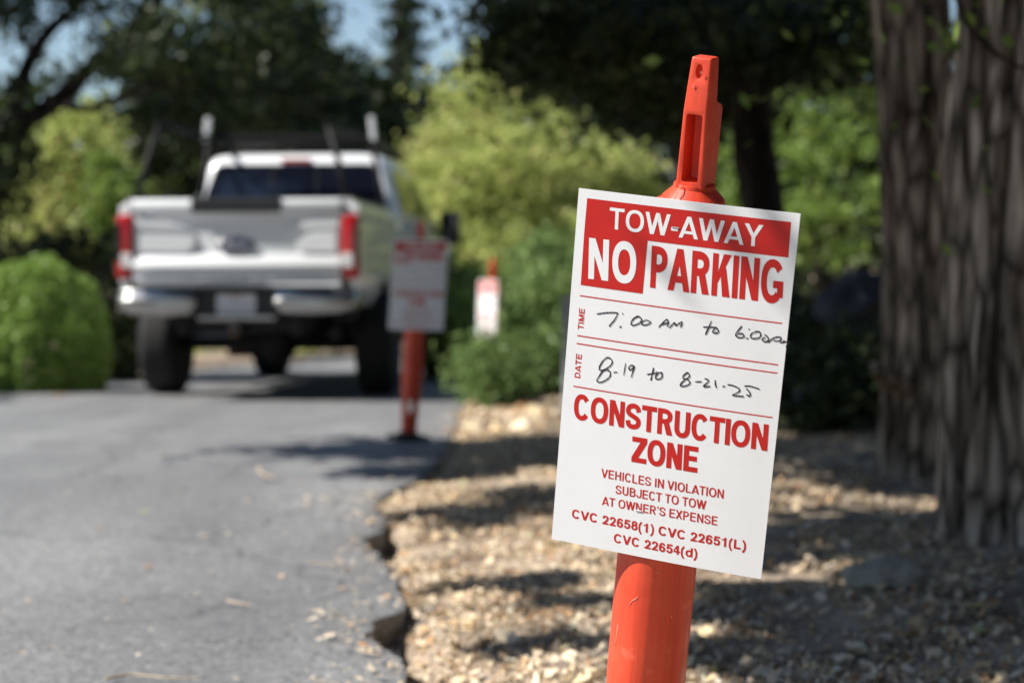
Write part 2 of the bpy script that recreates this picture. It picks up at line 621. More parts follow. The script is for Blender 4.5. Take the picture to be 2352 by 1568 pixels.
K_ = 2352 / 2500
z1 = lambda x, y: pic((1300 + x / 3.267) * K_, (420 + y / 3.267) * K_)
z2 = lambda x, y: pic((1300 + x / 2.8) * K_, (880 + y / 2.8) * K_)
z5 = lambda x, y: pic((1380 + x / 6.533) * K_, (720 + y / 6.533) * K_)
z6 = lambda x, y: pic((1660 + x / 6.533) * K_, (740 + y / 6.533) * K_)
NRM = (loc_uv(1, 0) - loc_uv(0, 0)).cross(loc_uv(0, 0) - loc_uv(0, 1)).normalized()
if NRM.y > 0: NRM = -NRM                                      # out of the notice's face


def apply_mods(o):
    dg = bpy.context.evaluated_depsgraph_get()
    me = bpy.data.meshes.new_from_object(o.evaluated_get(dg))
    o.modifiers.clear()
    o.data = me


def cut(o, cutter):
    m = o.modifiers.new("cut", 'BOOLEAN')
    m.operation = 'DIFFERENCE'
    m.object = cutter
    m.solver = 'EXACT'
    apply_mods(o)
    bpy.data.objects.remove(cutter)


def shade_auto(o, deg=35):
    me = o.data
    bm = bmesh.new()
    bm.from_mesh(me)
    for f in bm.faces: f.smooth = True
    for e in bm.edges:
        if len(e.link_faces) == 2 and e.calc_face_angle(0) > R(deg): e.smooth = False
    bm.to_mesh(me)
    bm.free()


def make_post():
    root = thing("traffic_post", "sharp orange post nearest the camera, its white TOW-AWAY notice readable in full", "traffic post",
                 BASE, ROT.to_quaternion(), "orange posts carrying no parking notices")
    top = loc_uv(.49, 0).z + 0.011                            # foot of the handle
    # base
    mb = MB()
    mb.lathe([(.15, 0), (.15, .014), (.14, .022), (.07, .034), (.062, .05), (.052, .052), (.052, .04)], 8, smooth=False)
    mb.build("base", M_rubber, root)
    # tube with two hand holes near its foot
    mb = MB()
    prof = [(.040, .03), (.042, .10), (.0445, .18), (.0485, .24), (TUBE_R, .30)]
    prof += [(TUBE_R, z) for z in np.linspace(.45, top - .035, 8)] + [(TUBE_R - .003, top - .03), (.042, top - .022)]
    mb.lathe(prof, 48)
    tube = mb.build("tube", M_orange, root)
    c = MB().box((0, 0, .165), (.030, .2, .075), .008).build("cutter", None, root)
    cut(tube, c)
    shade_auto(tube)
    # collar
    mb = MB()
    mb.lathe([(.0415, top - .0215), (.0405, top - .0165), (.0365, top - .0125), (.0275, top - .0045), (.0270, top - .0005), (.0265, top + .0005), (.0, top + .001)], 40)
    mb.v = [(x * .94 + .003, y * .94, z) for x, y, z in mb.v]
    col = mb.build("collar", M_orange, root)
    shade_auto(col, 24)
    s = MB().tube([(-.006, -.0405, top - .014), (-.0045, -.033, top - .003), (-.004, -.026, top + .001)], .0007, 6)
    s.build("mould_seam", M_scuff, col)
    # handle: a square bar with a step on its back edge
    prof = [(-.022, -.004, -.016, .020), (-.020, .100, -.0152, .0152), (-.0175, .13, -.0142, .0143), (-.014, .168, -.0128, .0129),
            (.012, .168, -.0128, .0129), (.0135, .110, -.015, .0152), (.034, .1035, -.0152, .0152), (.036, .098, -.0152, .0152), (.022, -.004, -.016, .020)]
    bm = bmesh.new()
    HX = .0022
    A = [bm.verts.new((p[2] + HX, p[0], p[1] + top)) for p in prof]
    B = [bm.verts.new((p[3] + HX, p[0], p[1] + top)) for p in prof]
    n = len(prof)
    bm.faces.new(A)
    bm.faces.new(B[::-1])
    for i in range(n):
        j = (i + 1) % n
        bm.faces.new((A[i], B[i], B[j], A[j]))
    bmesh.ops.recalc_face_normals(bm, faces=bm.faces)
    hb = MB().bm(bm)
    h = hb.build("handle", M_orange, root)
    bv = h.modifiers.new("bevel", 'BEVEL')
    bv.width = .0042
    bv.segments = 4
    bv.limit_method = 'ANGLE'
    bv.angle_limit = R(25)
    apply_mods(h)
    c = MB().box((.0030, -.012, top + .050), (.0205, .044, .089), .003, Matrix.Rotation(R(-1), 3, 'Y')).build("cutter", None, root)
    cut(h, c)
    bm = bmesh.new()
    bmesh.ops.create_icosphere(bm, subdivisions=3, radius=1)
    for v in bm.verts: v.co = Vector((v.co.x * .0043 + .001, v.co.y * .007 - .0158, v.co.z * .0095 + top + .150))
    c = MB().bm(bm).build("cutter", None, root)
    cut(h, c)
    h.data.materials.clear()
    h.data.materials.append(M_orange)
    bv = h.modifiers.new("soften", 'BEVEL')
    bv.width = .0013
    bv.segments = 2
    bv.limit_method = 'ANGLE'
    bv.angle_limit = R(40)
    apply_mods(h)
    for v in h.data.vertices: v.co.z = top + (v.co.z - top) * .918
    shade_auto(h, 50)
    # notice
    t = .0012
    cs = [loc_uv(*q) for q in ((0, 0), (1, 0), (1, 1), (0, 1))]
    mb = MB()
    mb.add(cs + [p - NRM * t for p in cs], [(3, 2, 1, 0), (4, 5, 6, 7), (0, 1, 5, 4), (1, 2, 6, 5), (2, 3, 7, 6), (3, 0, 4, 7)])
    card = mb.build("notice_card", M_card, root)
    face = lambda p, h=2e-4: p + NRM * h
    # red block
    L = [z1(432, 210), z1(2057, 402), z1(2035, 685), z1(918, 547), z1(878, 970), z1(380, 902)]
    corner = z1(900, 547)
    mb = MB()
    ctr = z1(408, 483)
    mb.add([face(p) for p in (L[0], L[1], L[2], L[3], ctr, L[4], L[5])], [(0, 4, 3, 2, 1), (4, 6, 5, 3)])
    mb.build("red_panel", M_red, card, recalc=False)

    def line(name, txt, p0, p1, t0, tv, th, m, h):
        e = (p1 - p0)
        ln = e.length
        e.normalize()
        up = NRM.cross(e).normalized()
        if up.dot(t0 - p0) < 0: up = -up
        ht = up.dot(t0 - p0)
        kb = .48 if name == 'zone_lettering' else .6 if txt == 'PARKING' else 1.0
        mb = MB()
        flat(mb, text_pieces(txt, ln, ht, tv, th, kb), lambda x, y, z: p0 + e * x + up * y + NRM * z, h)
        return mb.build(name, m, card, recalc=False)

    line("heading_lettering", "TOW-AWAY", z1(609, 452), z1(1829, 601), z1(622, 283), .168, .152, M_white, 3.5e-4)
    line("heading_lettering", "NO", z1(441, 851), z1(823, 895), z1(465, 527), .152, .20, M_white, 3.5e-4)
    line("heading_lettering", "PARKING", z1(937, 920), z1(1985, 1056), z1(968, 588), .136, .19, M_red, 2e-4)
    line("side_lettering", "TIME", z5(281, 562), z5(303, 228), z5(190, 560), .20, .17, M_red, 2e-4)
    line("side_lettering", "DATE", z5(228, 1333), z5(257, 953), z5(135, 1327), .20, .17, M_red, 2e-4)
    line("zone_lettering", "CONSTRUCTION", z2(276, 400), z2(1597, 623), z2(295, 228), .185, .19, M_red, 2e-4)
    line("zone_lettering", "ZONE", z2(675, 690), z2(1125, 767), z2(692, 518), .20, .195, M_red, 2e-4)
    line("small_lettering", "VEHICLES IN VIOLATION", z2(467, 797), z2(1303, 944), z2(472, 738), .165, .14, M_red, 2e-4)
    line("small_lettering", "SUBJECT TO TOW", z2(566, 909), z2(1185, 1018), z2(571, 850), .165, .14, M_red, 2e-4)
    line("small_lettering", "AT OWNER'S EXPENSE", z2(472, 985), z2(1260, 1127), z2(477, 927), .165, .14, M_red, 2e-4)
    line("code_lettering", "CVC 22658(1) CVC 22651(L)", z2(265, 1076), z2(1450, 1300), z2(270, 1016), .225, .185, M_red, 2e-4)
    line("code_lettering", "CVC 22654(d)", z2(554, 1240), z2(1122, 1350), z2(559, 1180), .225, .185, M_red, 2e-4)
    for a, b in ((z1(373, 987), z1(1986, 1211)), (z1(352, 1305), z6(1555, 993)), (z5(172, 776), z6(1540, 1125)), (z5(120, 1457), z2(1635, 394))):
        w = NRM.cross((b - a).normalized()) * .00075
        MB().add([face(a - w), face(b - w), face(b + w), face(a + w)], [(0, 1, 2, 3)]).build("ruled_line", M_red, card, recalc=False)

    # handwriting: marker strokes
    def hand(name, zf, strokes, r=.00078):
        mb = MB()
        for s_ in strokes:
            if len(s_) == 1: s_ = [s_[0], (s_[0][0] + 6, s_[0][1] + 8)]
            P = [Vector((x, y)) for x, y in s_]
            P = spline(P, 6) if len(P) > 2 else [P[0], (P[0] + P[1]) / 2, P[1]]
            Q = [zf(p.x, p.y) for p in P]
            Lf, Rt = [], []
            for i, q in enumerate(Q):
                d = (Q[min(i + 1, len(Q) - 1)] - Q[max(i - 1, 0)]).normalized()
                w = NRM.cross(d) * r * (1 + .22 * math.sin(i * .9 + q.x * 900))
                if i in (0, len(Q) - 1): w *= .65
                Lf.append(q + w)
                Rt.append(q - w)
            vs, fs = [], []
            for i in range(len(Q)):
                k = 4e-4 + 2e-5 * (i % 3) + i * 1.5e-6
                vs += [Lf[i] + NRM * k, Rt[i] + NRM * k]
                if i: fs.append((2 * i - 2, 2 * i - 1, 2 * i + 1, 2 * i))
            mb.add(vs, fs)
        mb.build(name, M_pen, card, recalc=False)

    hand("handwritten_time", z5, [
        [(495, 305), (640, 285), (760, 280), (822, 286), (830, 306), (780, 400), (705, 488), (716, 496)],
        [(908, 288), (920, 306)], [(893, 497), (862, 518)],
        [(1165, 340), (1100, 368), (1052, 430), (1062, 480), (1122, 474), (1190, 440), (1216, 385), (1165, 340), (1120, 352)],
        [(1290, 395), (1238, 420), (1214, 452), (1236, 476), (1290, 474), (1346, 452), (1356, 425), (1290, 395)],
        [(1494, 516), (1520, 480), (1612, 392), (1636, 405), (1641, 440), (1625, 508)], [(1528, 474), (1600, 455), (1660, 437)],
        [(1660, 522), (1700, 480), (1744, 440), (1752, 458), (1762, 484), (1812, 455), (1862, 428), (1852, 480), (1838, 516)]])
    hand("handwritten_time", z6, [
        [(502, 283), (465, 370), (404, 503)], [(370, 377), (450, 382), (570, 386), (598, 418), (613, 450), (595, 470), (550, 476), (520, 460), (532, 430), (572, 396)]])
    hand("handwritten_time", z6, [
        [(985, 366), (930, 430), (888, 492), (896, 532), (942, 552), (1000, 546), (1016, 520), (990, 490), (935, 486), (900, 508)],
        [(1090, 408), (1102, 430)], [(1048, 570), (1084, 558)],
        [(1215, 462), (1150, 478), (1120, 520), (1136, 560), (1200, 566), (1262, 550), (1280, 500), (1262, 465), (1212, 453), (1180, 470)],
        [(1340, 502), (1385, 540), (1400, 580), (1382, 615), (1332, 616), (1305, 592), (1318, 566), (1352, 548)],
        [(1398, 636), (1440, 592), (1500, 555), (1560, 545), (1598, 560), (1594, 594), (1545, 612), (1480, 604)],
        [(1580, 625), (1612, 640), (1652, 606), (1640, 632), (1665, 630), (1712, 620), (1718, 640), (1690, 685), (1682, 706), (1700, 714)]])
    hand("handwritten_date", z5, [
        [(652, 1000), (590, 1060), (540, 1150), (546, 1196), (602, 1196), (690, 1150), (742, 1090), (736, 1035), (692, 1000), (652, 1004), (610, 1035)],
        [(640, 1196), (590, 1220), (540, 1290), (500, 1362), (540, 1394), (620, 1370), (700, 1312), (716, 1250), (692, 1206), (640, 1194)],
        [(765, 1235), (828, 1228)], [(962, 1086), (930, 1280)],
        [(1092, 1128), (1050, 1120), (1015, 1150), (1022, 1192), (1060, 1182), (1102, 1132), (1090, 1180), (1048, 1316)],
        [(1412, 1154), (1390, 1250), (1364, 1362)], [(1302, 1266), (1400, 1250), (1462, 1244)],
        [(1492, 1238), (1445, 1290), (1447, 1332), (1492, 1340), (1540, 1310), (1542, 1252), (1520, 1228)]])
    hand("handwritten_date", z6, [
        [(115, 1104), (60, 1150), (48, 1190), (90, 1206), (140, 1180), (152, 1140), (117, 1104), (90, 1120)],
        [(92, 1206), (30, 1265), (4, 1310), (50, 1322), (122, 1304), (160, 1270), (132, 1222), (92, 1204)],
        [(237, 1251), (346, 1249)], [(390, 1203), (440, 1215), (452, 1246), (402, 1296), (374, 1326), (422, 1330), (482, 1322)],
        [(560, 1226), (562, 1290), (580, 1350)], [(670, 1329), (720, 1325)],
        [(750, 1298), (840, 1314), (930, 1360), (942, 1402), (890, 1440), (833, 1465), (902, 1480), (1012, 1488)],
        [(1016, 1326), (1100, 1325), (1200, 1354), (1260, 1379)], [(1052, 1363), (1100, 1420), (1113, 1465), (1095, 1486), (1053, 1458)]])
    # staples
    for a, b in ((z1(1112, 437), z1(1172, 446)), (z5(1430, 1205), z5(1535, 1218)), (z2(704, 1021), z2(746, 1026))):
        o = MB().tube([a - NRM * .0005, a + NRM * .0008, b + NRM * .0008, b - NRM * .0005], .00055, 6, smooth=True).build("staple", M_steel, card)
    # scratches
    for pts in ([(1442, 1392), (1450, 1380), (1457, 1378), (1462, 1372)], [(1505, 1318), (1512, 1322)], [(1528, 1425), (1529, 1432)], [(1411, 1440), (1406, 1475), (1404, 1490)]):
        Q = [pic(*p) for p in pts]
        Q = [Vector((max(-TUBE_R * .985, q.x), 0, q.z)) for q in Q]
        Q = [Vector((q.x, -math.sqrt(max(1e-6, (TUBE_R + .0002) ** 2 - q.x ** 2)), q.z)) for q in Q]
        MB().tube(Q, .00045, 5).build("scratch", M_scuff, tube)
    for x, z in ((-.0075, .098), (.0125, .094), (.004, .135), (-.004, .118)):
        MB().tube([(x, -.0188, top + z), (x + .0012, -.0186, top + z + .002), (x + .001, -.0184, top + z + .0035)], .0005, 5).build("scratch", M_scuff, h)
    # the card is not quite flat: it bows back from the post, and a little more at its lower right
    u0, e1 = loc_uv(0, .5), loc_uv(1, .5) - loc_uv(0, .5)
    wd = e1.length
    e1.normalize()
    zt, zb_ = loc_uv(.5, 0).z, loc_uv(.5, 1).z
    for o in [card] + list(card.children):
        bm = bmesh.new()
        bm.from_mesh(o.data)
        if o is card or o.name.startswith(("red_panel", "ruled_line")):
            for k in range(1, 24):
                bmesh.ops.bisect_plane(bm, geom=bm.verts[:] + bm.edges[:] + bm.faces[:], plane_co=u0 + e1 * (wd * k / 24), plane_no=e1)
        for v in bm.verts:
            u = (v.co - u0).dot(e1) / wd
            w = (zt - v.co.z) / (zt - zb_)
            v.co -= NRM * (+.0042 * (2 * u - .98) ** 2 * (.6 + .7 * w * u))
        for f in bm.faces: f.smooth = True
        for e in bm.edges: e.smooth = not (len(e.link_faces) == 2 and e.calc_face_angle(0) > R(30))
        bm.to_mesh(o.data)
        bm.free()
    return root


post = make_post()
TILT = post.rotation_quaternion.copy()


def place_post(x, y, lean_x, lean_y, yaw, label, sc=1.0, up=0.0):
    o = copy_tree(post)
    o.location = (x, y, gz(x, y) + .004)
    o.rotation_quaternion = (Matrix.Rotation(lean_x, 3, 'Y') @ Matrix.Rotation(lean_y, 3, 'X') @ Matrix.Rotation(yaw, 3, 'Z')).to_quaternion()
    o["label"] = label
    o.scale = (sc, sc, sc)
    for c in o.children:
        if c.name.startswith("base"): c.scale = (.78, .78, .7)
        if c.name.startswith("notice_card"):
            c.location.z += up
    return o


p2 = on_ground(938, 1003, .06)
place_post(p2.x, p2.y, R(3.5), R(2), R(-8), "blurred orange post standing in shade at the road's edge beside the white pickup", 1.04, .075)
d3 = 15.4
p3 = at(1122, 912, d3)
place_post(p3.x, d3, R(2), R(3), R(-58), "farthest and smallest orange post, its sunlit white notice seen obliquely beyond the pickup")
# ------------------------------------------------------------------ the white pickup
M_paint = simple("white_paint", (0.74, 0.76, 0.78), rough=0.22, var=0.02, scale=3, spec=0.5, coat=0.6)
M_chrome = simple("chrome", (0.40, 0.395, 0.39), rough=0.27, metal=1.0, var=0.06, scale=12)
M_black = simple("black_trim", (0.015, 0.015, 0.017), rough=0.45, var=0.3, scale=20)
M_satin = simple("black_rack_metal", (0.006, 0.006, 0.007), rough=0.6, var=0.2, scale=20, spec=0.2)
M_tyre = simple("tyre_rubber", (0.010, 0.010, 0.010), rough=0.85, var=0.3, scale=30, bump=0.3)
M_glass = simple("tinted_glass", (0.006, 0.008, 0.016), rough=0.05, var=0.1, spec=0.7, coat=0.3)
M_redlens = simple("red_lens", (0.42, 0.006, 0.006), rough=0.12, var=0.1, scale=60, coat=0.5)
M_whitelens = simple("clear_lens", (0.75, 0.75, 0.76), rough=0.12, var=0.05, scale=60, coat=0.5)
M_emblem = simple("blue_enamel", (0.006, 0.016, 0.075), rough=0.15, var=0.1, coat=0.5)
M_rim = simple("wheel_alloy", (0.45, 0.46, 0.47), rough=0.3, metal=1.0)
M_under = simple("underbody", (0.010, 0.009, 0.009), rough=0.8, var=0.4, scale=10)
M_plate = simple("plate_white", (0.72, 0.73, 0.76), rough=0.4, var=0.02)
M_plateink = simple("plate_ink", (0.03, 0.04, 0.16), rough=0.5)


def side_panel(mb, sgn, y0, y1, prof, arches, thick=.05, ny=44, nz=22):
    """A body side from y0 to y1; prof: (z, x) pairs from sill to rail; arches: (y, z, r) cut out."""
    zs = np.linspace(prof[0][0], prof[-1][0], nz)
    xs = np.interp(zs, [p[0] for p in prof], [p[1] for p in prof])
    ys = np.linspace(y0, y1, ny)
    idx, V = {}, []
    for i, y in enumerate(ys):
        for j, z in enumerate(zs):
            x, yy, zz, keep = xs[j], y, z, True
            for ay, az, r in arches:
                d = math.hypot(y - ay, z - az)
                if d < r - .035: keep = False
                elif d < r + .025 and d > 0:
                    yy, zz = ay + (y - ay) / d * r, az + (z - az) / d * r
                if d < r + .12 and d > 0: x += .022 * max(0, 1 - abs(d - r) / .12)
            if keep:
                idx[i, j] = len(V)
                V.append((sgn * x, yy, zz))
    n = len(V)
    Fs = []
    for i in range(ny - 1):
        for j in range(nz - 1):
            q = [(i, j), (i + 1, j), (i + 1, j + 1), (i, j + 1)]
            if all(k in idx for k in q): Fs.append(tuple(idx[k] for k in q))
    mb.add(V, Fs, True)
    mb.add([(x - sgn * thick, y, z) for x, y, z in V], Fs, True)
    from collections import Counter
    ec = Counter(frozenset((f[k], f[(k + 1) % 4])) for f in Fs for k in range(4))
    vs = V + [(x - sgn * thick, y, z) for x, y, z in V]
    mb.add(vs, [tuple((*e, *[k + n for k in list(e)[::-1]])) for e in map(tuple, [e for e, c in ec.items() if c == 1])])


def make_truck():
    root = thing("pickup_truck", "white pickup truck with black ladder rack, parked on the road and seen from behind", "pickup truck", (-2.13, 15.5, 0),
                 Matrix.Rotation(R(-5.3), 3, 'Z').to_quaternion())
    RA, FA, WZ = 1.25, 5.30, .425                                  # rear and front axle, hub height
    # bed
    prof = [(.74, .885), (.84, .93), (1.02, .955), (1.12, .948), (1.18, .955), (1.42, .945), (1.52, .930), (1.565, .895), (1.575, .86)]
    mb = MB()
    for s in (-1, 1):
        side_panel(mb, s, .03, 2.08, prof, [(RA, WZ + .03, .50)])
        mb.box((s * .80, 1.05, 1.18), (.03, 2.0, .62))
        mb.box((s * .845, 1.05, 1.555), (.11, 2.04, .03), .01)
    mb.box((0, 1.05, .88), (1.62, 2.0, .05))
    mb.box((0, 2.06, 1.2), (1.66, .05, .70))
    for s in (-1, 1):
        mb.box((s * .91, .05, 1.22), (.085, .06, .62), .015)
    bed = mb.build("bed", M_paint, root)
    # tailgate: moulded outline drawn across the truck
    P = [(.05, .915), (-.012, .92), (-.02, .945), (-.020, 1.015), (-.044, 1.035), (-.046, 1.06), (-.006, 1.125), (.000, 1.135), (.012, 1.15), (.006, 1.42),
         (-.004, 1.455), (-.030, 1.475), (-.038, 1.52), (-.030, 1.555), (-.008, 1.572), (.05, 1.575)]
    mb = MB()
    mb.extrude(P, 'x', -.835, .81)
    tg = mb.build("tailgate", M_paint, root)
    bv = tg.modifiers.new("bevel", 'BEVEL')
    bv.width = .008
    bv.segments = 2
    bv.limit_method = 'ANGLE'
    bv.angle_limit = R(20)
    apply_mods(tg)
    shade_auto(tg, 30)
    # raised panels shaped like the sunlit patches either side of the middle
    for s in (-1, 1):
        poly = [(s * .80, 1.155), (s * .40, 1.155), (s * .34, 1.22), (s * .34, 1.28), (s * .80, 1.30)] if s < 0 else [(.50, 1.155), (.78, 1.155), (.78, 1.32), (.58, 1.31), (.46, 1.23)]
        MB().extrude(poly, 'y', -.010, .02, .007).build("sun_patch_panel", M_paint, tg)
        poly = [(s * .80, 1.345), (s * .36, 1.335), (s * .62, 1.425), (s * .80, 1.44)]
        MB().extrude(poly, 'y', -.012, .02, .007).build("sun_patch_panel", M_paint, tg)
    MB().box((-.01, -.035, 1.52), (.71, .035, .115), .012).build("tailgate_step_trim", M_black, tg)
    # stamped letters along the foot of the tailgate
    for txt, x0, x1 in [(c, -.66 + .115 * i, -.575 + .115 * i) for i, c in enumerate("SUPER")] + [(c, .10 + .115 * i, .185 + .115 * i) for i, c in enumerate("DUTY")]:
        mb = MB()
        for i, (o, holes) in enumerate(text_pieces(txt, x1 - x0, .062, .16, .16)):
            tri = geometry.tessellate_polygon([[Vector((p[0], p[1], 0)) for p in c] for c in [o] + holes])
            al = [p for c in [o] + holes for p in c]
            mb.add([(x0 + p[0], -.0235 - .0004 * (i % 3), .945 + p[1]) for p in al], [tuple(t) for t in tri])
        mb.build("stamped_lettering", M_paint, tg, recalc=False)
    # oval badge
    mb = MB()
    mb.loft([[(.147 * k * math.cos(a) - .02, y, .0615 * k * math.sin(a) + 1.215) for a in np.linspace(0, 2 * math.pi, 40, endpoint=False)]
             for k, y in ((1.0, .012), (1.0, -.012), (.97, -.018), (.90, -.019))])
    rim = mb.build("oval_badge", M_chrome, tg)
    mb = MB()
    mb.loft([[(0.141 * k * math.cos(a) - .02, y, .058 * k * math.sin(a) + 1.215) for a in np.linspace(0, 2 * math.pi, 40, endpoint=False)]
             for k, y in ((1.0, -.018), (1.0, -.0215), (.9, -.0225))])
    mb.build("badge_face", M_emblem, tg)
    mb = MB()
    for s_ in ([(-.085, .022), (-.05, .030), (-.015, .026)], [(-.045, .028), (-.058, -.005), (-.075, -.026), (-.092, -.020)], [(-.078, .002), (-.035, .004)],
               [(-.015, .006), (-.030, -.008), (-.022, -.022), (-.006, -.010), (-.012, .006), (.008, .004)], [(.018, .004), (.012, -.022)], [(.014, -.006), (.028, .006), (.036, .003)],
               [(.062, .002), (.044, -.008), (.050, -.022), (.066, -.008)], [(.080, .032), (.064, -.008), (.068, -.022), (.084, -.014)]):
        mb.tube([(p.x - .02, -.0232, p.y + 1.215) for p in spline([Vector(q) for q in s_], 5)], 0.0024, 6)
    mb.build("badge_script", M_whitelens, tg)
    # lamps
    for s, xo in ((-1, -.9), (1, .885)):
        mb = MB().box((xo, .02, 1.20), (.135, .10, .50), .03, seg=3)
        lp = mb.build("tail_lamp", M_redlens, root)
        shade_auto(lp, 50)
        MB().box((xo - s * .02, -.032, 1.095), (.085, .012, .11), .005).build("reverse_lamp", M_whitelens, lp)
        MB().box((xo + s * .045, -.0305, 1.24), (.035, .006, .30), .003).build("lamp_trim", M_black, lp)
    # bumper
    mb = MB()
    def bring(x, lo, hi, y):
        return [(x, y, lo), (x, y - .05, lo + .015), (x, y - .085, lo + .05), (x, y - .09, hi - .075), (x, y - .055, hi - .06), (x, y - .05, hi - .01), (x, y - .02, hi), (x, y + .04, hi), (x, y + .04, lo)]
    for s in (-1, 1):
        xs = [.30, .36, .60, .82, .93, .955]
        ys = [-.03, -.045, -.05, -.04, .0, .07]
        lo = [.72, .665, .66, .675, .70, .72]
        hi = [.86, .875, .875, .875, .87, .86]
        mb.loft([bring(s * x, l, h, y) for x, y, l, h in zip(xs, ys, lo, hi)], smooth=False)
    mb.box((0, -.03, .652), (.62, .09, .045), .012)
    bp = mb.build("rear_bumper", M_chrome, root)
    bv = bp.modifiers.new("bevel", 'BEVEL')
    bv.width = .01
    bv.segments = 2
    bv.limit_method = 'ANGLE'
    apply_mods(bp)
    shade_auto(bp, 40)
    MB().box((0, .0, .775), (.66, .05, .20), .01).build("plate_recess", M_black, bp)
    MB().box((0, -.075, .885), (1.5, .10, .022), .006).build("step_pad", M_black, bp)
    pl = MB().box((-.01, -.032, .755), (.305, .006, .152), .003).build("licence_plate", M_plate, bp)
    mb = MB()
    for k in range(7):
        x = -.125 + k * .0385 + (.006 if k else 0)
        mb.box((x - .008 + .003 * (k % 3), -.0365, .748), (.006 + .002 * (k % 2), .002, .062 - .012 * (k % 3 == 1)))
        mb.box((x + .001, -.0365, .720 + .022 * ((k * 2) % 4)), (.016, .002, .008))
    mb.build("plate_characters", M_plateink, pl)
    MB().box((-.01, -.0365, .815), (.10, .002, .010)).build("plate_legend", M_redlens, pl)
    MB().box((0, .03, .585), (.09, .30, .085), .01).box((0, .10, .62), (1.1, .07, .07), .01).build("tow_hitch", M_under, root)
    # cab: lower sides, roof and pillars
    mb = MB()
    cprof = [(.62, .86), (.74, .93), (1.0, .955), (1.18, .96), (1.42, .95), (1.535, .925)]
    for s in (-1, 1):
        side_panel(mb, s, 2.12, 4.62, cprof, [])
        side_panel(mb, s, 4.64, 6.12, [(.62, .88), (.9, .95), (1.2, .955), (1.40, .94), (1.44, .90)], [(FA, WZ + .03, .50)])
    mb.box((0, 2.14, 1.08), (1.84, .05, .92), .01)
    mb.box((0, 5.35, 1.40), (1.78, 1.5, .10), .04)
    mb.box((0, 6.15, 1.02), (1.80, .10, .78), .05)
    def ring(z, hw, yr, yf, rr):
        pts = []
        for cx, cy, a0 in ((hw - rr, yf - rr, 0), (-hw + rr, yf - rr, 90), (-hw + rr, yr + rr, 180), (hw - rr, yr + rr, 270)):
            for k in range(5):
                a = R(a0 + k * 22.5)
                pts.append((cx + rr * math.cos(a), cy + rr * math.sin(a), z))
        return pts
    mb.loft([ring(1.52, .945, 2.13, 4.75, .08), ring(1.60, .93, 2.15, 4.62, .08), ring(1.95, .815, 2.235, 3.95, .09), ring(2.035, .785, 2.265, 3.78, .10),
             ring(2.075, .745, 2.31, 3.70, .12), ring(2.10, .62, 2.42, 3.55, .18), ring(2.112, .30, 2.70, 3.30, .2)])
    cab = mb.build("cab", M_paint, root)
    shade_auto(cab, 32)
    def pane(name, pts, off, parent, m=M_glass):
        V = [Vector(p) + Vector(off) for p in pts]
        W = [v - Vector(off) * 3 for v in V]
        n = len(V)
        return MB().add(V + W, [tuple(range(n)), tuple(range(2 * n - 1, n - 1, -1))] + [(i, (i + 1) % n, (i + 1) % n + n, i + n) for i in range(n)]).build(name, m, parent)
    yb = lambda z: np.interp(z, [1.52, 1.60, 1.95, 2.035], [2.13, 2.15, 2.235, 2.265])
    xb = lambda z: np.interp(z, [1.52, 1.60, 1.95, 2.035], [.945, .93, .815, .785])
    rw = pane("rear_window", [(-.85, yb(1.55), 1.55), (.85, yb(1.55), 1.55), (.79, yb(1.75), 1.75), (.715, yb(1.97), 1.97), (.66, yb(1.995), 1.995), (-.66, yb(1.995), 1.995), (-.715, yb(1.97), 1.97), (-.79, yb(1.75), 1.75)], (0, -.012, 0), cab)
    for s in (-1, 1):
        MB().box((s * .20, yb(1.77) - .016, 1.77), (.014, .008, .42), 0, Matrix.Rotation(R(-13.5), 3, 'X')).build("window_frame", M_black, rw)
    MB().box((0, 2.255, 2.03), (.27, .03, .028), .005).build("brake_lamp", M_redlens, cab)
    for s in (-1, 1):
        for y0, y1, yt0, yt1 in ((2.36, 3.28, 2.46, 3.24), (3.36, 4.36, 3.34, 3.80)):
            pts = [(s * (xb(1.56) + .003), y0, 1.56), (s * (xb(1.56) + .003), y1, 1.56), (s * (xb(1.96) + .003), yt1, 1.96), (s * (xb(1.96) + .003), yt0, 1.96)]
            pane("side_window", pts, (s * .006, 0, .002), cab)
        MB().box((s * .97, 2.62, 1.36), (.03, .20, .035), .01).build("door_handle", M_paint, cab)
        MB().box((s * .97, 3.62, 1.36), (.03, .20, .035), .01).build("door_handle", M_paint, cab)
        MB().box((s * .958, 3.32, 1.08), (.012, .012, .86)).build("door_seam", M_black, cab)
        MB().box((s * .93, 3.4, .56), (.16, 2.3, .07), .02).build("running_board", M_black, root)
        # mirror
        mb = MB().box((s * 1.13, 4.28, 1.50), (.20, .13, .33), .05, seg=3)
        mr = mb.build("side_mirror", M_black, root)
        shade_auto(mr, 50)
        MB().box((s * 1.0, 4.30, 1.47), (.22, .05, .05), .01).build("mirror_arm", M_black, mr)
        MB().box((s * 1.13, 4.213, 1.50), (.15, .006, .26), .002).build("mirror_glass", M_glass, mr)
    pane("windscreen", [(-.80, 4.60, 1.60), (.80, 4.60, 1.60), (.70, 3.98, 1.94), (-.70, 3.98, 1.94)], (0, .012, .02), cab)
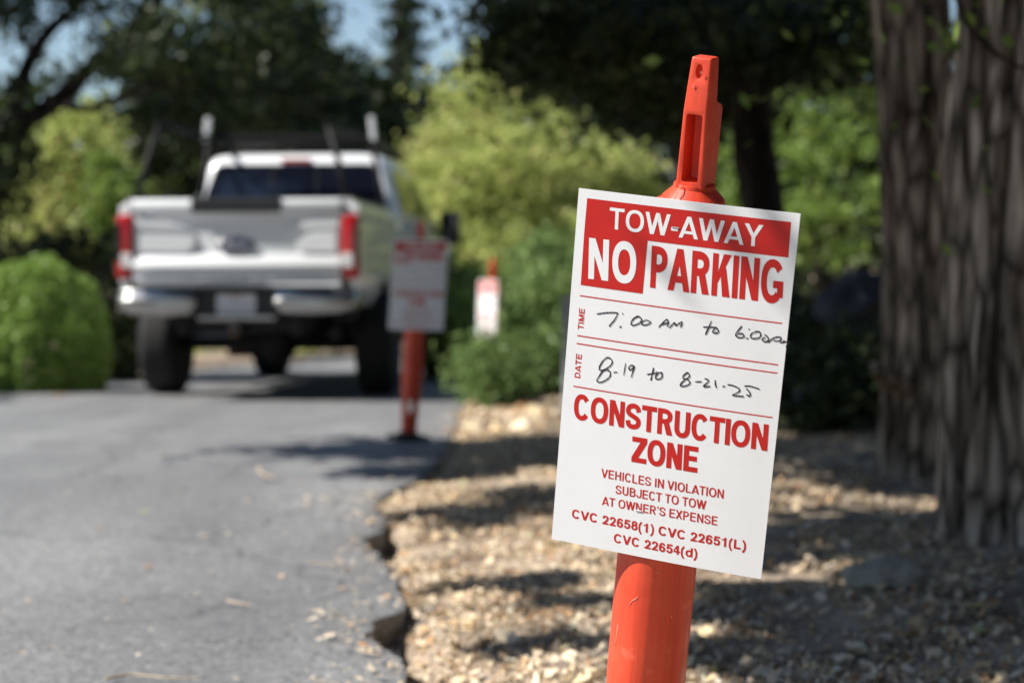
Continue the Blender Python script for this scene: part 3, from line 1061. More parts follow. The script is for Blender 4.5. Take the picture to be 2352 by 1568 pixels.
    # wheels
    for s in (-1, 1):
        for ya, tr in ((RA, .905), (FA, .875)):
            M = Matrix.Translation((s * tr, ya, WZ)) @ Matrix.Rotation(s * math.pi / 2, 4, 'Y')
            tp = [(.22, -.13), (.30, -.145), (.39, -.14), (.42, -.115), (.425, -.06), (.425, .06), (.42, .115), (.39, .14), (.30, .145), (.22, .13)]
            w = MB().lathe(tp, 40, M).build("wheel", M_tyre, root)
            rp = [(.0, .10), (.06, .115), (.075, .09), (.17, .07), (.20, .10), (.222, .132), (.222, -.10)]
            MB().lathe(rp, 30, M).build("rim", M_rim, w)
            mb = MB()
            for k in range(8):
                a = k * math.pi / 4
                mb.box((0, 0, 0), (.035, .13, .03), .006)
                nv = len(mb.v) // (k + 1)
                Mk = M @ Matrix.Rotation(a, 4, 'Z') @ Matrix.Translation((0, .13, .10))
                mb.v[k * nv:] = [tuple(Mk @ Vector(p)) for p in mb.v[k * nv:]]
            mb.build("spokes", M_rim, w)
    # underneath
    mb = MB().box((0, 3.0, .62), (1.0, 5.8, .16), .02).box((-.45, 2.6, .58), (.08, 5.2, .14)).box((.45, 2.6, .58), (.08, 5.2, .14))
    mb.tube([(-.85, RA, WZ), (.85, RA, WZ)], .055, 12).tube([(-.85, FA, WZ), (.85, FA, WZ)], .05, 12)
    mb.lathe([(.05, -.15), (.14, -.1), (.17, 0), (.14, .1), (.05, .15)], 18, Matrix.Translation((.05, RA, WZ)) @ Matrix.Rotation(R(90), 4, 'X'))
    mb.tube([(.05, RA, .45), (.0, 3.0, .55)], .05, 10)
    mb.box((0, 1.15, .83), (1.66, 2.1, .08))
    mb.build("chassis", M_under, root)
    MB().tube([(.58, 1.9, .52), (.62, .7, .53), (.74, .12, .52)], .045, 12).build("exhaust_pipe", M_under, root)
    MB().lathe([(.18, -.1), (.33, -.11), (.36, -.07), (.36, .07), (.33, .11), (.18, .1)], 30, Matrix.Translation((0, .62, .66))).build("spare_wheel", M_tyre, root)
    # ladder rack
    rk = thing("ladder_rack", None, None)
    rk.parent = root
    for s in (-1, 1):
        MB().tube([(s * .83, .12, 1.57), (s * .80, .13, 1.75), (s * .67, .20, 2.18)], .026, 8).build("rack_post", M_satin, rk)
        MB().tube([(s * .83, 2.02, 1.57), (s * .78, 2.02, 1.80), (s * .72, 2.02, 2.22)], .026, 8).build("rack_post", M_satin, rk)
        MB().tube([(s * .67, .16, 2.185), (s * .69, 2.2, 2.20), (s * .69, 4.35, 2.20)], .024, 8).build("rack_rail", M_satin, rk)
        MB().tube([(s * .86, .10, 1.59), (s * .86, 2.04, 1.59)], .02, 8).build("bed_rail", M_satin, rk)
        MB().box((s * .735, 1.98, 2.285), (.05, .06, .21), .01, Matrix.Rotation(s * R(-6), 3, 'Y')).build("ladder_stop", M_paint, rk)
    MB().tube([(-.69, 2.02, 2.13), (.69, 2.02, 2.13)], .020, 8).build("rack_crossbar", M_satin, rk)
    MB().box((0, 2.04, 2.20), (1.36, .05, .075), .015).build("rack_crossbar", M_satin, rk)
    MB().tube([(-.69, 4.3, 2.20), (.69, 4.3, 2.20)], .022, 8).build("rack_crossbar", M_satin, rk)
    return root


truck = make_truck()
# ------------------------------------------------------------------ ground, road, leaf litter
def ground_mat():
    m, n, l, out = new_mat("dusty_ground")
    b = n.new("ShaderNodeBsdfPrincipled")
    b.inputs['Roughness'].default_value = .95
    b.inputs['Specular IOR Level'].default_value = .1
    tc = n.new("ShaderNodeTexCoord")
    a = n.new("ShaderNodeTexNoise"); a.inputs['Scale'].default_value = 3.0; a.inputs['Detail'].default_value = 8
    c = n.new("ShaderNodeTexVoronoi"); c.inputs['Scale'].default_value = 55
    l.new(tc.outputs['Object'], a.inputs['Vector']); l.new(tc.outputs['Object'], c.inputs['Vector'])
    r1 = ramp(n, [(.3, (.12, .088, .064)), (.5, (.29, .235, .185)), (.7, (.46, .385, .31))])
    r2 = ramp(n, [(0, (.45, .4, .34)), (.5, (1, 1, 1)), (1, (1.35, 1.3, 1.2))])
    l.new(a.outputs['Fac'], r1.inputs[0]); l.new(c.outputs['Color'], r2.inputs[0])
    mx = n.new("ShaderNodeMix"); mx.data_type = 'RGBA'; mx.blend_type = 'MULTIPLY'; mx.inputs[0].default_value = .8
    l.new(r1.outputs[0], mx.inputs[6]); l.new(r2.outputs[0], mx.inputs[7]); l.new(mx.outputs[2], b.inputs['Base Color'])
    bp = n.new("ShaderNodeBump"); bp.inputs['Strength'].default_value = .6; bp.inputs['Distance'].default_value = .02
    l.new(c.outputs['Distance'], bp.inputs['Height']); l.new(bp.outputs[0], b.inputs['Normal'])
    l.new(b.outputs[0], out.inputs[0])
    return m


def asphalt_mat():
    m, n, l, out = new_mat("worn_asphalt")
    b = n.new("ShaderNodeBsdfPrincipled")
    b.inputs['Roughness'].default_value = .6
    b.inputs['Specular IOR Level'].default_value = .45
    tc = n.new("ShaderNodeTexCoord")
    mp = n.new("ShaderNodeMapping"); mp.inputs['Scale'].default_value = (1.2, .22, 1)
    l.new(tc.outputs['Object'], mp.inputs['Vector'])
    a = n.new("ShaderNodeTexNoise"); a.inputs['Scale'].default_value = 1.4; a.inputs['Detail'].default_value = 6
    l.new(mp.outputs[0], a.inputs['Vector'])
    g = n.new("ShaderNodeTexVoronoi"); g.inputs['Scale'].default_value = 120
    g2 = n.new("ShaderNodeTexNoise"); g2.inputs['Scale'].default_value = 28; g2.inputs['Detail'].default_value = 8
    l.new(tc.outputs['Object'], g.inputs['Vector']); l.new(tc.outputs['Object'], g2.inputs['Vector'])
    r1 = ramp(n, [(.32, (.152, .156, .165)), (.5, (.190, .194, .203)), (.68, (.236, .241, .250))])
    r2 = ramp(n, [(0, (.30, .30, .30)), (.6, (1, 1, 1)), (1, (2.0, 1.95, 1.8))])
    r3 = ramp(n, [(.3, (.78, .78, .78)), (.7, (1.2, 1.2, 1.2))])
    l.new(a.outputs['Fac'], r1.inputs[0]); l.new(g.outputs['Color'], r2.inputs[0]); l.new(g2.outputs['Fac'], r3.inputs[0])
    prev = r1.outputs[0]
    for r, f in ((r2, .7), (r3, .8)):
        mx = n.new("ShaderNodeMix"); mx.data_type = 'RGBA'; mx.blend_type = 'MULTIPLY'; mx.inputs[0].default_value = f
        l.new(prev, mx.inputs[6]); l.new(r.outputs[0], mx.inputs[7]); prev = mx.outputs[2]
    st = n.new("ShaderNodeTexNoise"); st.inputs['Scale'].default_value = .9; st.inputs['Detail'].default_value = 5
    l.new(tc.outputs['Object'], st.inputs['Vector'])
    rs = ramp(n, [(.36, (.90, .90, .905)), (.58, (1.03, 1.03, 1.03))]); l.new(st.outputs['Fac'], rs.inputs[0])
    dn = n.new("ShaderNodeTexNoise"); dn.inputs['Scale'].default_value = 3.5; dn.inputs['Detail'].default_value = 6
    l.new(tc.outputs['Object'], dn.inputs['Vector'])
    ad = n.new("ShaderNodeMix"); ad.data_type = 'RGBA'; ad.blend_type = 'ADD'; ad.inputs[0].default_value = .45
    l.new(tc.outputs['Object'], ad.inputs[6]); l.new(dn.outputs['Color'], ad.inputs[7])
    cr = n.new("ShaderNodeTexVoronoi"); cr.feature = 'DISTANCE_TO_EDGE'; cr.inputs['Scale'].default_value = .55
    l.new(ad.outputs[2], cr.inputs['Vector'])
    rc = ramp(n, [(.002, (.45, .45, .45)), (.006, (1, 1, 1))]); l.new(cr.outputs['Distance'], rc.inputs[0])
    for r in (rs, rc):
        mx = n.new("ShaderNodeMix"); mx.data_type = 'RGBA'; mx.blend_type = 'MULTIPLY'; mx.inputs[0].default_value = 1
        l.new(prev, mx.inputs[6]); l.new(r.outputs[0], mx.inputs[7]); prev = mx.outputs[2]
    l.new(prev, b.inputs['Base Color'])
    bp = n.new("ShaderNodeBump"); bp.inputs['Strength'].default_value = .5; bp.inputs['Distance'].default_value = .004
    l.new(g.outputs['Distance'], bp.inputs['Height']); l.new(bp.outputs[0], b.inputs['Normal'])
    l.new(b.outputs[0], out.inputs[0])
    return m


M_ground = ground_mat()
M_asphalt = asphalt_mat()

# right edge of the road, broken: pixel trace of the photograph brought down to the ground
edge_px = [(938, 1600), (930, 1540), (925, 1512), (868, 1480), (838, 1445), (872, 1410), (930, 1392), (922, 1350), (900, 1318), (880, 1296), (872, 1262), (838, 1250),
           (836, 1228), (880, 1212), (872, 1178), (862, 1152), (880, 1128), (920, 1108), (968, 1088), (1000, 1062), (1020, 1030), (1036, 1000), (1040, 975), (1052, 948), (1070, 918), (1085, 900)]
edge = []
for x, y in edge_px:
    p = on_ground(x, y, .0)
    p = on_ground(x, y, gz(p.x, p.y))
    edge.append((p.x, p.y))
e2 = []
for i in range(len(edge) - 1):                                    # roughen it
    a, b = edge[i], edge[i + 1]
    k = max(2, int(math.hypot(b[0] - a[0], b[1] - a[1]) / .03))
    k = min(k, 14)
    for j in range(k):
        t = j / k
        x, y = a[0] + (b[0] - a[0]) * t, a[1] + (b[1] - a[1]) * t
        q = noise.noise(Vector((x * 9, y * 9, 3))) * .022 + noise.noise(Vector((x * 30, y * 30, 7))) * .009
        e2.append((x + q, y + q * .4))
edge_near = [(-.16, 3.2), (-.15, 2.4), (-.2, 1.2), (-.2, -1), (-.2, -6)][::-1] + e2
edge_far = [(-.30, 18.6), (.10, 21.0), (.9, 24), (2.2, 27), (4.5, 30), (9, 33)]
right = edge_near + edge_far
left = [(9, 38), (4, 36), (0, 32.5), (-2.6, 27), (-3.7, 22), (-4.2, 18.5), (-5.2, 16.4), (-7.0, 14.5), (-8.5, 10), (-9, 2), (-9, -6)]


def edge_x(y):
    ys = [p[1] for p in right]
    return float(np.interp(y, ys, [p[0] for p in right]))


# road: a slab with real thickness and a broken edge
outline = right + left
bm = bmesh.new()
tri = geometry.tessellate_polygon([[Vector((x, y, 0)) for x, y in outline]])
vv = [bm.verts.new((x, y, 0)) for x, y in outline]
for t in tri:
    try: bm.faces.new([vv[i] for i in t])
    except ValueError: pass
for y in np.arange(-5, 38, .8):
    geom = bm.verts[:] + bm.edges[:] + bm.faces[:]
    bmesh.ops.bisect_plane(bm, geom=geom, plane_co=(0, y, 0), plane_no=(0, 1, 0))
ex = bmesh.ops.extrude_face_region(bm, geom=bm.faces[:])
top = [v for v in ex['geom'] if isinstance(v, bmesh.types.BMVert)]
for v in bm.verts: v.co.z = -.12
for v in top:
    v.co.z = gz(v.co.x, v.co.y)
    if v.co.y < 14: v.co.z -= .008 * max(0, 1 - abs(v.co.x - edge_x(v.co.y)) / .05)
road = MB().bm(bm).build("road", M_asphalt)
tag(road, "grey asphalt road with a broken right edge", "road", kind="structure")

cav = [on_ground(893, 1448), on_ground(868, 1240), on_ground(925, 1555)]


def ground_z(x, y):
    """Shoulder and woodland floor: below the road's surface at its edge, gently rolling beyond."""
    e = edge_x(y)
    h = gz(x, y)
    d = x - e
    if d < 0 and y < 40:
        h -= .10
        if x < -9: h += min(.3, (-9 - x) * .1)
    else:
        h += -.035 + .05 * min(1, max(0, d) / .5) + .025 * noise.noise(Vector((x * .9, y * .9, 1))) + .012 * noise.noise(Vector((x * 4, y * 4, 5)))
        for c in cav:
            h -= .12 * math.exp(-((x - c.x) ** 2 / .005 + (y - c.y) ** 2 / .07))
    if y > 34: h += min(2.5, (y - 34) * .07)
    if x > 3.5: h += min(2.0, (x - 3.5) * .18)
    return h


mb = MB()
xs = np.concatenate([np.linspace(-160, -9.5, 14), np.linspace(-9, -1.0, 14), np.arange(-.9, 3.2, .045), np.linspace(3.3, 9, 16), np.linspace(10, 160, 14)])
ys = np.concatenate([np.linspace(-60, 2.5, 8), np.arange(2.6, 10.5, .07), np.arange(10.6, 24, .35), np.linspace(25, 60, 24), np.linspace(65, 260, 10)])
V = [(x, y, ground_z(x, y)) for y in ys for x in xs]
nx = len(xs)
mb.add(V, [(j * nx + i, j * nx + i + 1, (j + 1) * nx + i + 1, (j + 1) * nx + i) for j in range(len(ys) - 1) for i in range(nx - 1)], True)
g = mb.build("ground", M_ground, recalc=False)
tag(g, "dry woodland ground beside the road", "ground", kind="structure")

# dry leaves and bark bits covering the shoulder
M_litter = leaf_mat("dry_leaves", [(0.190, 0.109, 0.061), (0.493, 0.360, 0.224), (0.694, 0.545, 0.377), (0.784, 0.632, 0.439), (0.627, 0.534, 0.418), (0.806, 0.687, 0.510), (0.515, 0.294, 0.153), (0.739, 0.600, 0.367), (0.403, 0.338, 0.275), (0.820, 0.763, 0.612), (0.336, 0.360, 0.133)], trans=.15, rough=.75, spec=.2)


def litter(name, n, x0, x1, y0, y1, size, lift, edge_gap=-.02, spread=None):
    X = rng.uniform(x0, x1, n * 2)
    Y = y0 + (y1 - y0) * rng.random(n * 2) ** 1.25
    E = np.array([edge_x(y) for y in Y])
    dens = np.array([noise.noise(Vector((x * 2.2, y * 1.3, 11))) for x, y in zip(X, Y)])
    cv = np.ones(n * 2, bool)
    for c in cav: cv &= ((X - c.x) / .06) ** 2 + ((Y - c.y) / .27) ** 2 > 1
    keep = cv & (rng.random(n * 2) < np.clip(1.15 - .42 * np.clip(X, 0, 2), .3, 1)) & (X > E + edge_gap) & (dens > -.22 + .22 * rng.normal(size=n * 2) + np.clip((X - .6) * .12, -.25, .2)) 
    X, Y = X[keep][:n], Y[keep][:n]
    Z = np.array([ground_z(x, y) for x, y in zip(X, Y)]) + rng.random(len(X)) * lift
    P = np.stack([X, Y, Z], 1)
    N = rng.normal(size=(len(P), 3)) * (.6, .6, .3) + (0, 0, 1.0)
    N = unit(N)
    T = unit(np.cross(N, rng.normal(size=(len(P), 3))))
    B = np.cross(N, T)
    L = (size * np.exp(.62 * rng.normal(size=(len(P), 1)))).clip(size * .25, size * 3.2)
    asp = rng.uniform(.3, .85, (len(P), 1)) * np.where(rng.random((len(P), 1)) < .22, .3, 1)
    h, w = T * L / 2, B * L * asp / 2
    cu = N * L * rng.uniform(-.05, .3, (len(P), 1))
    A = np.stack([P - h + cu, P + w - h * .2, P + w * .75 + h * .5 + cu * .4, P + h + cu, P - w * .75 + h * .5 + cu * .4, P - w - h * .2], 1)
    return quads(name, A.reshape(-1, 3), M_litter, per=6)


o = litter("leaf_litter", 76000, -.7, 3.4, 3.0, 11.5, .0145, .015)
tag(o, "dry tan leaves and bark bits covering the ground right of the road", "leaf litter", kind="stuff")
o = litter("leaf_litter", 9000, -.6, 5.5, 11.0, 24, .05, .02)
tag(o, "thinner drift of dry leaves further along the road's right edge", "leaf litter", kind="stuff")
# crumbs and leaf bits lying on the asphalt
n = 5200
X = rng.uniform(-4.2, -.1, n); Y = 3.3 + 11 * rng.random(n) ** 1.5
k_ = n // 2
X[:k_] = np.array([edge_x(y) for y in Y[:k_]]) - np.abs(rng.normal(size=k_)) * .09
ok = np.array([x < edge_x(y) - .01 for x, y in zip(X, Y)]) & (rng.random(n) < np.where(np.arange(n) < k_, .55, np.exp((X + .3) * .75)))
X, Y = X[ok], Y[ok]
P = np.stack([X, Y, np.array([gz(x, y) for x, y in zip(X, Y)]) + .005], 1)
N = unit(rng.normal(size=(len(P), 3)) * (.2, .2, .1) + (0, 0, 1)); T = unit(np.cross(N, rng.normal(size=(len(P), 3)))); B = np.cross(N, T)
L = .012 * np.exp(.6 * rng.normal(size=(len(P), 1))); h, w = T * L / 2, B * L * rng.uniform(.12, .7, (len(P), 1)) / 2
o = quads("leaf_crumbs", np.stack([P - h, P + w, P + h, P - w], 1).reshape(-1, 3), M_litter)
tag(o, "scattered pale leaf crumbs lying on the grey asphalt", "leaf crumbs", kind="stuff")

# crumbled bits of asphalt along the broken edge
V, n = [], 900
for k in range(n):
    y = 3.4 + 8 * random.random() ** 1.4
    x = edge_x(y) + random.gauss(.015, .03)
    s_ = .006 * math.exp(random.gauss(0, .5))
    z = (gz(x, y) if x < edge_x(y) else ground_z(x, y)) + s_ * .4
    q = [Vector((random.gauss(0, 1), random.gauss(0, 1), random.gauss(0, .7))).normalized() * s_ + Vector((x, y, z)) for _ in range(4)]
    for t in ((0, 1, 2), (0, 3, 1), (1, 3, 2), (0, 2, 3)): V += [tuple(q[i]) for i in t]
o = quads("asphalt_crumbs", V, M_asphalt, per=3)
tag(o, "crumbled dark bits along the asphalt's broken edge", "asphalt crumbs", kind="stuff")

M_leafy = simple("yellow_fallen_leaf", (.62, .52, .16), rough=.6, var=.15, scale=90)
M_leafp = simple("pale_fallen_leaf", (.60, .50, .36), rough=.7, var=.15, scale=90)
M_leafo = simple("orange_fallen_leaf", (.60, .25, .04), rough=.6, var=.15, scale=90)
M_twig = simple("dry_twig", (.42, .33, .24), rough=.8, var=.2, scale=60)
M_pink = simple("pink_petal", (.62, .12, .20), rough=.6, var=.15, scale=90)


def ground_leaf(x, y, L, W, ang, m, label, z=None):
    p = on_ground(x, y)
    zz = (gz(p.x, p.y) + .004) if z is None else ground_z(p.x, p.y) + z
    p = on_ground(x, y, zz)
    mb = MB()
    V, Fs = [], []
    for i in range(9):
        t = i / 8
        w = W / 2 * math.sin(math.pi * min(1, max(.03, t))) ** .7
        c = L * .16 * (t - .5) ** 2 * 4
        for k, dz in ((-1, .12), (0, 0), (1, .12)):
            V.append(((t - .5) * L, w * k, c + dz * w + .001))
    for i in range(8):
        for k in range(2):
            a = i * 3 + k
            Fs.append((a, a + 1, a + 4, a + 3))
    mb.add(V, Fs, True)
    o = mb.build("fallen_leaf", m)
    o.location = p
    o.rotation_euler = (0, 0, R(ang))
    so = o.modifiers.new("body", 'SOLIDIFY'); so.thickness = .0008
    apply_mods(o)
    return tag(o, label, "leaf")


ground_leaf(330, 1176, .034, .026, 20, M_leafy, "small round yellow leaf alone on the asphalt, left of the foreground notice")
ground_leaf(376, 1048, .05, .03, 80, M_leafy, "dull yellow leaf on the asphalt in front of the pickup's shadow")
ground_leaf(752, 1146, .07, .035, -15, M_leafp, "pale curled leaf on the asphalt, near the broken road edge's upper notch")
ground_leaf(726, 1405, .035, .028, 30, M_leafp, "cream crumpled leaf on the asphalt, close to the large broken notch")
ground_leaf(838, 1386, .024, .016, 60, M_leafp, "little whitish leaf on the asphalt just above the large broken notch")
ground_leaf(838, 1482, .03, .018, -40, M_leafo, "orange-brown leaf on the asphalt beside the large broken notch")
ground_leaf(137, 908, .11, .08, 10, M_leafo, "orange leaf at the road's far edge under the round clipped hedge")
ground_leaf(1828, 1117, .05, .04, 25, M_pink, "bright pink petal on the shaded ground right of the notice", .03)
ground_leaf(1866, 1148, .05, .035, -10, M_leafo, "orange leaf among the dry leaves just below the pink petal", .03)
ground_leaf(2235, 1392, .055, .03, 10, M_leafy, "yellow leaf lying in shade to the right of the mossy rock", .03)


def twig(pts, r, label):
    Q = []
    for x, y in pts:
        p = on_ground(x, y)
        Q.append(on_ground(x, y, gz(p.x, p.y) + .004 + r))
    Q = spline3(Q)
    o = MB().tube(Q, [r * (1 - .5 * i / len(Q)) for i in range(len(Q))], 6).build("twig", M_twig)
    c = sum((v.co for v in o.data.vertices), Vector()) / len(o.data.vertices)
    for v in o.data.vertices: v.co -= c
    o.location = c
    return tag(o, label, "twig")


def spline3(P, m=6):
    P = [Vector(p) for p in P]
    P = [P[0] * 2 - P[1]] + P + [P[-1] * 2 - P[-2]]
    out = []
    for i in range(1, len(P) - 2):
        a, b, c, d = P[i - 1:i + 3]
        for j in range(m):
            t = j / m
            out.append(.5 * ((2 * b) + (c - a) * t + (2 * a - 5 * b + 4 * c - d) * t * t + (3 * b - a - 3 * c + d) * t ** 3))
    out.append(P[-2])
    return out


twig([(592, 1072), (606, 1090), (634, 1098)], .006, "short curved pale twig on the asphalt in front of the post's shade")
twig([(522, 1379), (552, 1385), (578, 1388)], .003, "straight pale splinter on the asphalt at mid-distance")
twig([(240, 1558), (300, 1548), (380, 1555), (468, 1556)], .003, "long thin twig on the asphalt at the bottom edge of the view")
twig([(706, 1292), (740, 1293), (786, 1296)], .003, "thin straight twig on the asphalt beside the upper broken notch")
twig([(820, 1490), (850, 1498), (880, 1502)], .003, "small brown twig on the asphalt below the large broken notch")

# rocks
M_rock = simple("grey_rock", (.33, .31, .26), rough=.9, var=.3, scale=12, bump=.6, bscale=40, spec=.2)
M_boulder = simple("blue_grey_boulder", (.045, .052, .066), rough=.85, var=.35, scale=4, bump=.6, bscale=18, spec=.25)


def rock(name, label, cat, c, r, m, seed, rot=0, sub=5, rough=.22):
    bm = bmesh.new()
    bmesh.ops.create_icosphere(bm, subdivisions=sub, radius=1)
    for v in bm.verts:
        q = v.co.normalized()
        d = 1 + rough * noise.noise(q * 1.3 + Vector((seed, 0, 0))) + rough * .5 * noise.noise(q * 3.1 + Vector((0, seed, 0))) + rough * .2 * noise.noise(q * 9 + Vector((0, 0, seed)))
        v.co = Vector((q.x * r[0], q.y * r[1], q.z * r[2])) * d
        if v.co.z < -r[2] * .55: v.co.z = -r[2] * .55
    mb = MB().bm(bm)
    mb.sm = [True] * len(mb.f)
    o = mb.build(name, m)
    o.location = c
    o.rotation_euler = (0, 0, rot)
    return tag(o, label, cat)


p = on_ground(2045, 1372)
rock("rock", "flat mossy grey rock on the leaf litter below the two big trunks", "rock", (p.x, p.y + .06, ground_z(p.x, p.y) + .028), (.115, .085, .05), M_rock, 3.3, .25)
# ------------------------------------------------------------------ trees, shrubs, boulders
def bark_mat(name, c0, c1, vscale=1.0):
    m, n, l, out = new_mat(name)
    b = n.new("ShaderNodeBsdfPrincipled")
    b.inputs['Roughness'].default_value = .95
    b.inputs['Specular IOR Level'].default_value = .12
    tc = n.new("ShaderNodeTexCoord")
    mp = n.new("ShaderNodeMapping"); mp.inputs['Scale'].default_value = (17 * vscale, 17 * vscale, 1.5 * vscale)
    l.new(tc.outputs['Object'], mp.inputs['Vector'])
    a = n.new("ShaderNodeTexNoise"); a.inputs['Scale'].default_value = 1; a.inputs['Detail'].default_value = 8; a.inputs['Distortion'].default_value = .4
    l.new(mp.outputs[0], a.inputs['Vector'])
    r = ramp(n, [(.36, c0), (.62, c1)])
    l.new(a.outputs['Fac'], r.inputs[0])
    mp2 = n.new("ShaderNodeMapping"); mp2.inputs['Scale'].default_value = (11 * vscale, 11 * vscale, 1.9 * vscale)
    vo = n.new("ShaderNodeTexVoronoi"); vo.feature = 'DISTANCE_TO_EDGE'; vo.inputs['Scale'].default_value = 1.6
    dn = n.new("ShaderNodeTexNoise"); dn.inputs['Scale'].default_value = 4
    ad = n.new("ShaderNodeMix"); ad.data_type = 'RGBA'; ad.blend_type = 'ADD'; ad.inputs[0].default_value = .35
    l.new(tc.outputs['Object'], mp2.inputs['Vector']); l.new(tc.outputs['Object'], dn.inputs['Vector'])
    l.new(mp2.outputs[0], ad.inputs[6]); l.new(dn.outputs['Color'], ad.inputs[7]); l.new(ad.outputs[2], vo.inputs['Vector'])
    r2 = ramp(n, [(0, (.16, .15, .14)), (.10, (.55, .53, .5)), (.28, (1.15, 1.12, 1.08))])
    l.new(vo.outputs['Distance'], r2.inputs[0])
    mu = n.new("ShaderNodeMix"); mu.data_type = 'RGBA'; mu.blend_type = 'MULTIPLY'; mu.inputs[0].default_value = 1
    l.new(r.outputs[0], mu.inputs[6]); l.new(r2.outputs[0], mu.inputs[7]); l.new(mu.outputs[2], b.inputs['Base Color'])
    bp = n.new("ShaderNodeBump"); bp.inputs['Strength'].default_value = .9; bp.inputs['Distance'].default_value = .03
    l.new(a.outputs['Fac'], bp.inputs['Height']); l.new(bp.outputs[0], b.inputs['Normal'])
    l.new(b.outputs[0], out.inputs[0])
    return m


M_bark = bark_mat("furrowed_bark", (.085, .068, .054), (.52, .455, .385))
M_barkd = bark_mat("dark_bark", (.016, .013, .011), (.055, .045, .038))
M_lf_dark = leaf_mat("dark_oak_leaves", [(.012, .020, .007), (.020, .034, .010), (.030, .048, .013), (.040, .055, .016), (.020, .036, .014), (.03, .045, .015), (.10, .14, .04), (.19, .25, .07)], trans=.25, spec=.3)  # the last two colours paint sunlit highlights among the dark leaves
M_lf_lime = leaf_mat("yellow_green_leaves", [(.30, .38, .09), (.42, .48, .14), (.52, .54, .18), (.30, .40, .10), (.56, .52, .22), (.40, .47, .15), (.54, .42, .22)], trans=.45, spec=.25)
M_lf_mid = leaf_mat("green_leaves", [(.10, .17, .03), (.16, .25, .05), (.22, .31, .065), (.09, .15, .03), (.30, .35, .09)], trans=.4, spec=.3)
M_lf_hedge = leaf_mat("hedge_leaves", [(.16, .27, .05), (.22, .34, .07), (.29, .41, .10), (.18, .29, .06)], trans=.3, spec=.3)
M_lf_jun = leaf_mat("juniper_leaves", [(.10, .17, .06), (.14, .23, .07), (.19, .27, .085), (.24, .28, .10)], trans=.3, spec=.2)


def trunk(parent, pts, rad, mat, n=14, ridge=0.0, seed=0, name='trunk', rows=None, freq=9):
    P = spline3([Vector(p) for p in pts], rows or 6)
    t = np.linspace(0, 1, len(P))
    rr = np.interp(t, np.linspace(0, 1, len(rad)), rad)
    o = Vector(parent.location)
    P = [p - o for p in P]
    def disp(i, j, p):
        q = 2 * math.pi * j / n + .35 * noise.noise(Vector((p.z * 1.3 + seed, 2 * math.cos(2 * math.pi * j / n), 0)))
        return ridge * (noise.noise(Vector((math.cos(q) * freq * .35, math.sin(q) * freq * .35, p.z * .9 + seed))) * 1.1
                        + abs(noise.noise(Vector((math.cos(q) * freq, math.sin(q) * freq, p.z * 2.0 + seed)))) * 1.6
                        + .4 * noise.noise(Vector((math.cos(q) * freq * 2, math.sin(q) * freq * 2, p.z * 4 + seed))))
    return MB().tube(P, list(rr), n, True, True, disp if ridge else None).build(name, mat, parent)


def px_blobs(lst):
    """(x, y, depth, half width, half height in picture units, half depth in metres) -> world ellipsoids."""
    out = []
    for x, y, d, rx, ry, rd in lst:
        c = at(x, y, d)
        out.append(((c.x, c.y, c.z), (rx / F * d, rd, ry / F * d)))
    return out


def tree(name, label, cat, base, group=None):
    return thing(name, label, cat, base, None, group)


# --- the two big furrowed trunks on the right; their crowns meet far above and shade the ground
b1 = on_ground(2140, 1128)
b1.y += .15
t1 = tree("tree", "big furrowed trunk with a pale branch stub, second from the right edge", "tree", (b1.x, b1.y, 0), "big furrowed trunks")
top1 = at(2102, -60, 8.1)
trunk(t1, [(b1.x, b1.y, -.15), (b1.x - .01, b1.y, .12), (b1.x - .015, b1.y, .8), (top1.x, b1.y, 2.1), (top1.x - .1, b1.y + .05, 4.5), (top1.x - .4, b1.y + .1, 7.5)],
      [.22, .165, .140, .150, .13, .09], M_bark, 150, .13, 2.0, rows=44, freq=9)
st = at(2028, 862, 8.0)
trunk(t1, [(b1.x - .08, b1.y - .1, st.z - .06), (st.x, st.y - .02, st.z), (st.x - .045, st.y - .06, st.z + .045)], [.045, .035, .020], M_bark, 12, .2, 5, name='branch_stub')
b2 = on_ground(2352, 1285)
b2.y += .22
t2 = tree("tree", "widest furrowed trunk, cut off by the right edge of the view", "tree", (b2.x, b2.y, 0), "big furrowed trunks")
top2 = at(2330, -60, 6.2)
trunk(t2, [(b2.x, b2.y, -.15), (b2.x, b2.y, .10), (b2.x - .01, b2.y, .8), (top2.x, b2.y, 1.9), (top2.x + .05, b2.y, 4.5), (top2.x + .1, b2.y, 7.5)],
      [.26, .195, .172, .185, .15, .10], M_bark, 150, .125, 8.0, rows=44, freq=9)
tw = [at(2195, -10, 5.7), at(2225, 60, 5.7), at(2290, 125, 5.75), at(2352, 160, 5.8)]
trunk(t2, tw, [.009, .007, .006, .005], M_barkd, 6, name='branch')
# crowns overhead (out of the picture: they throw the dappled shade)
SD = np.array(sun_dir)


def up_sun(p, t, r):                                         # an ellipsoid of leaves t metres up the sunbeam that would reach p
    return (tuple(np.array(p) + SD * t), r)


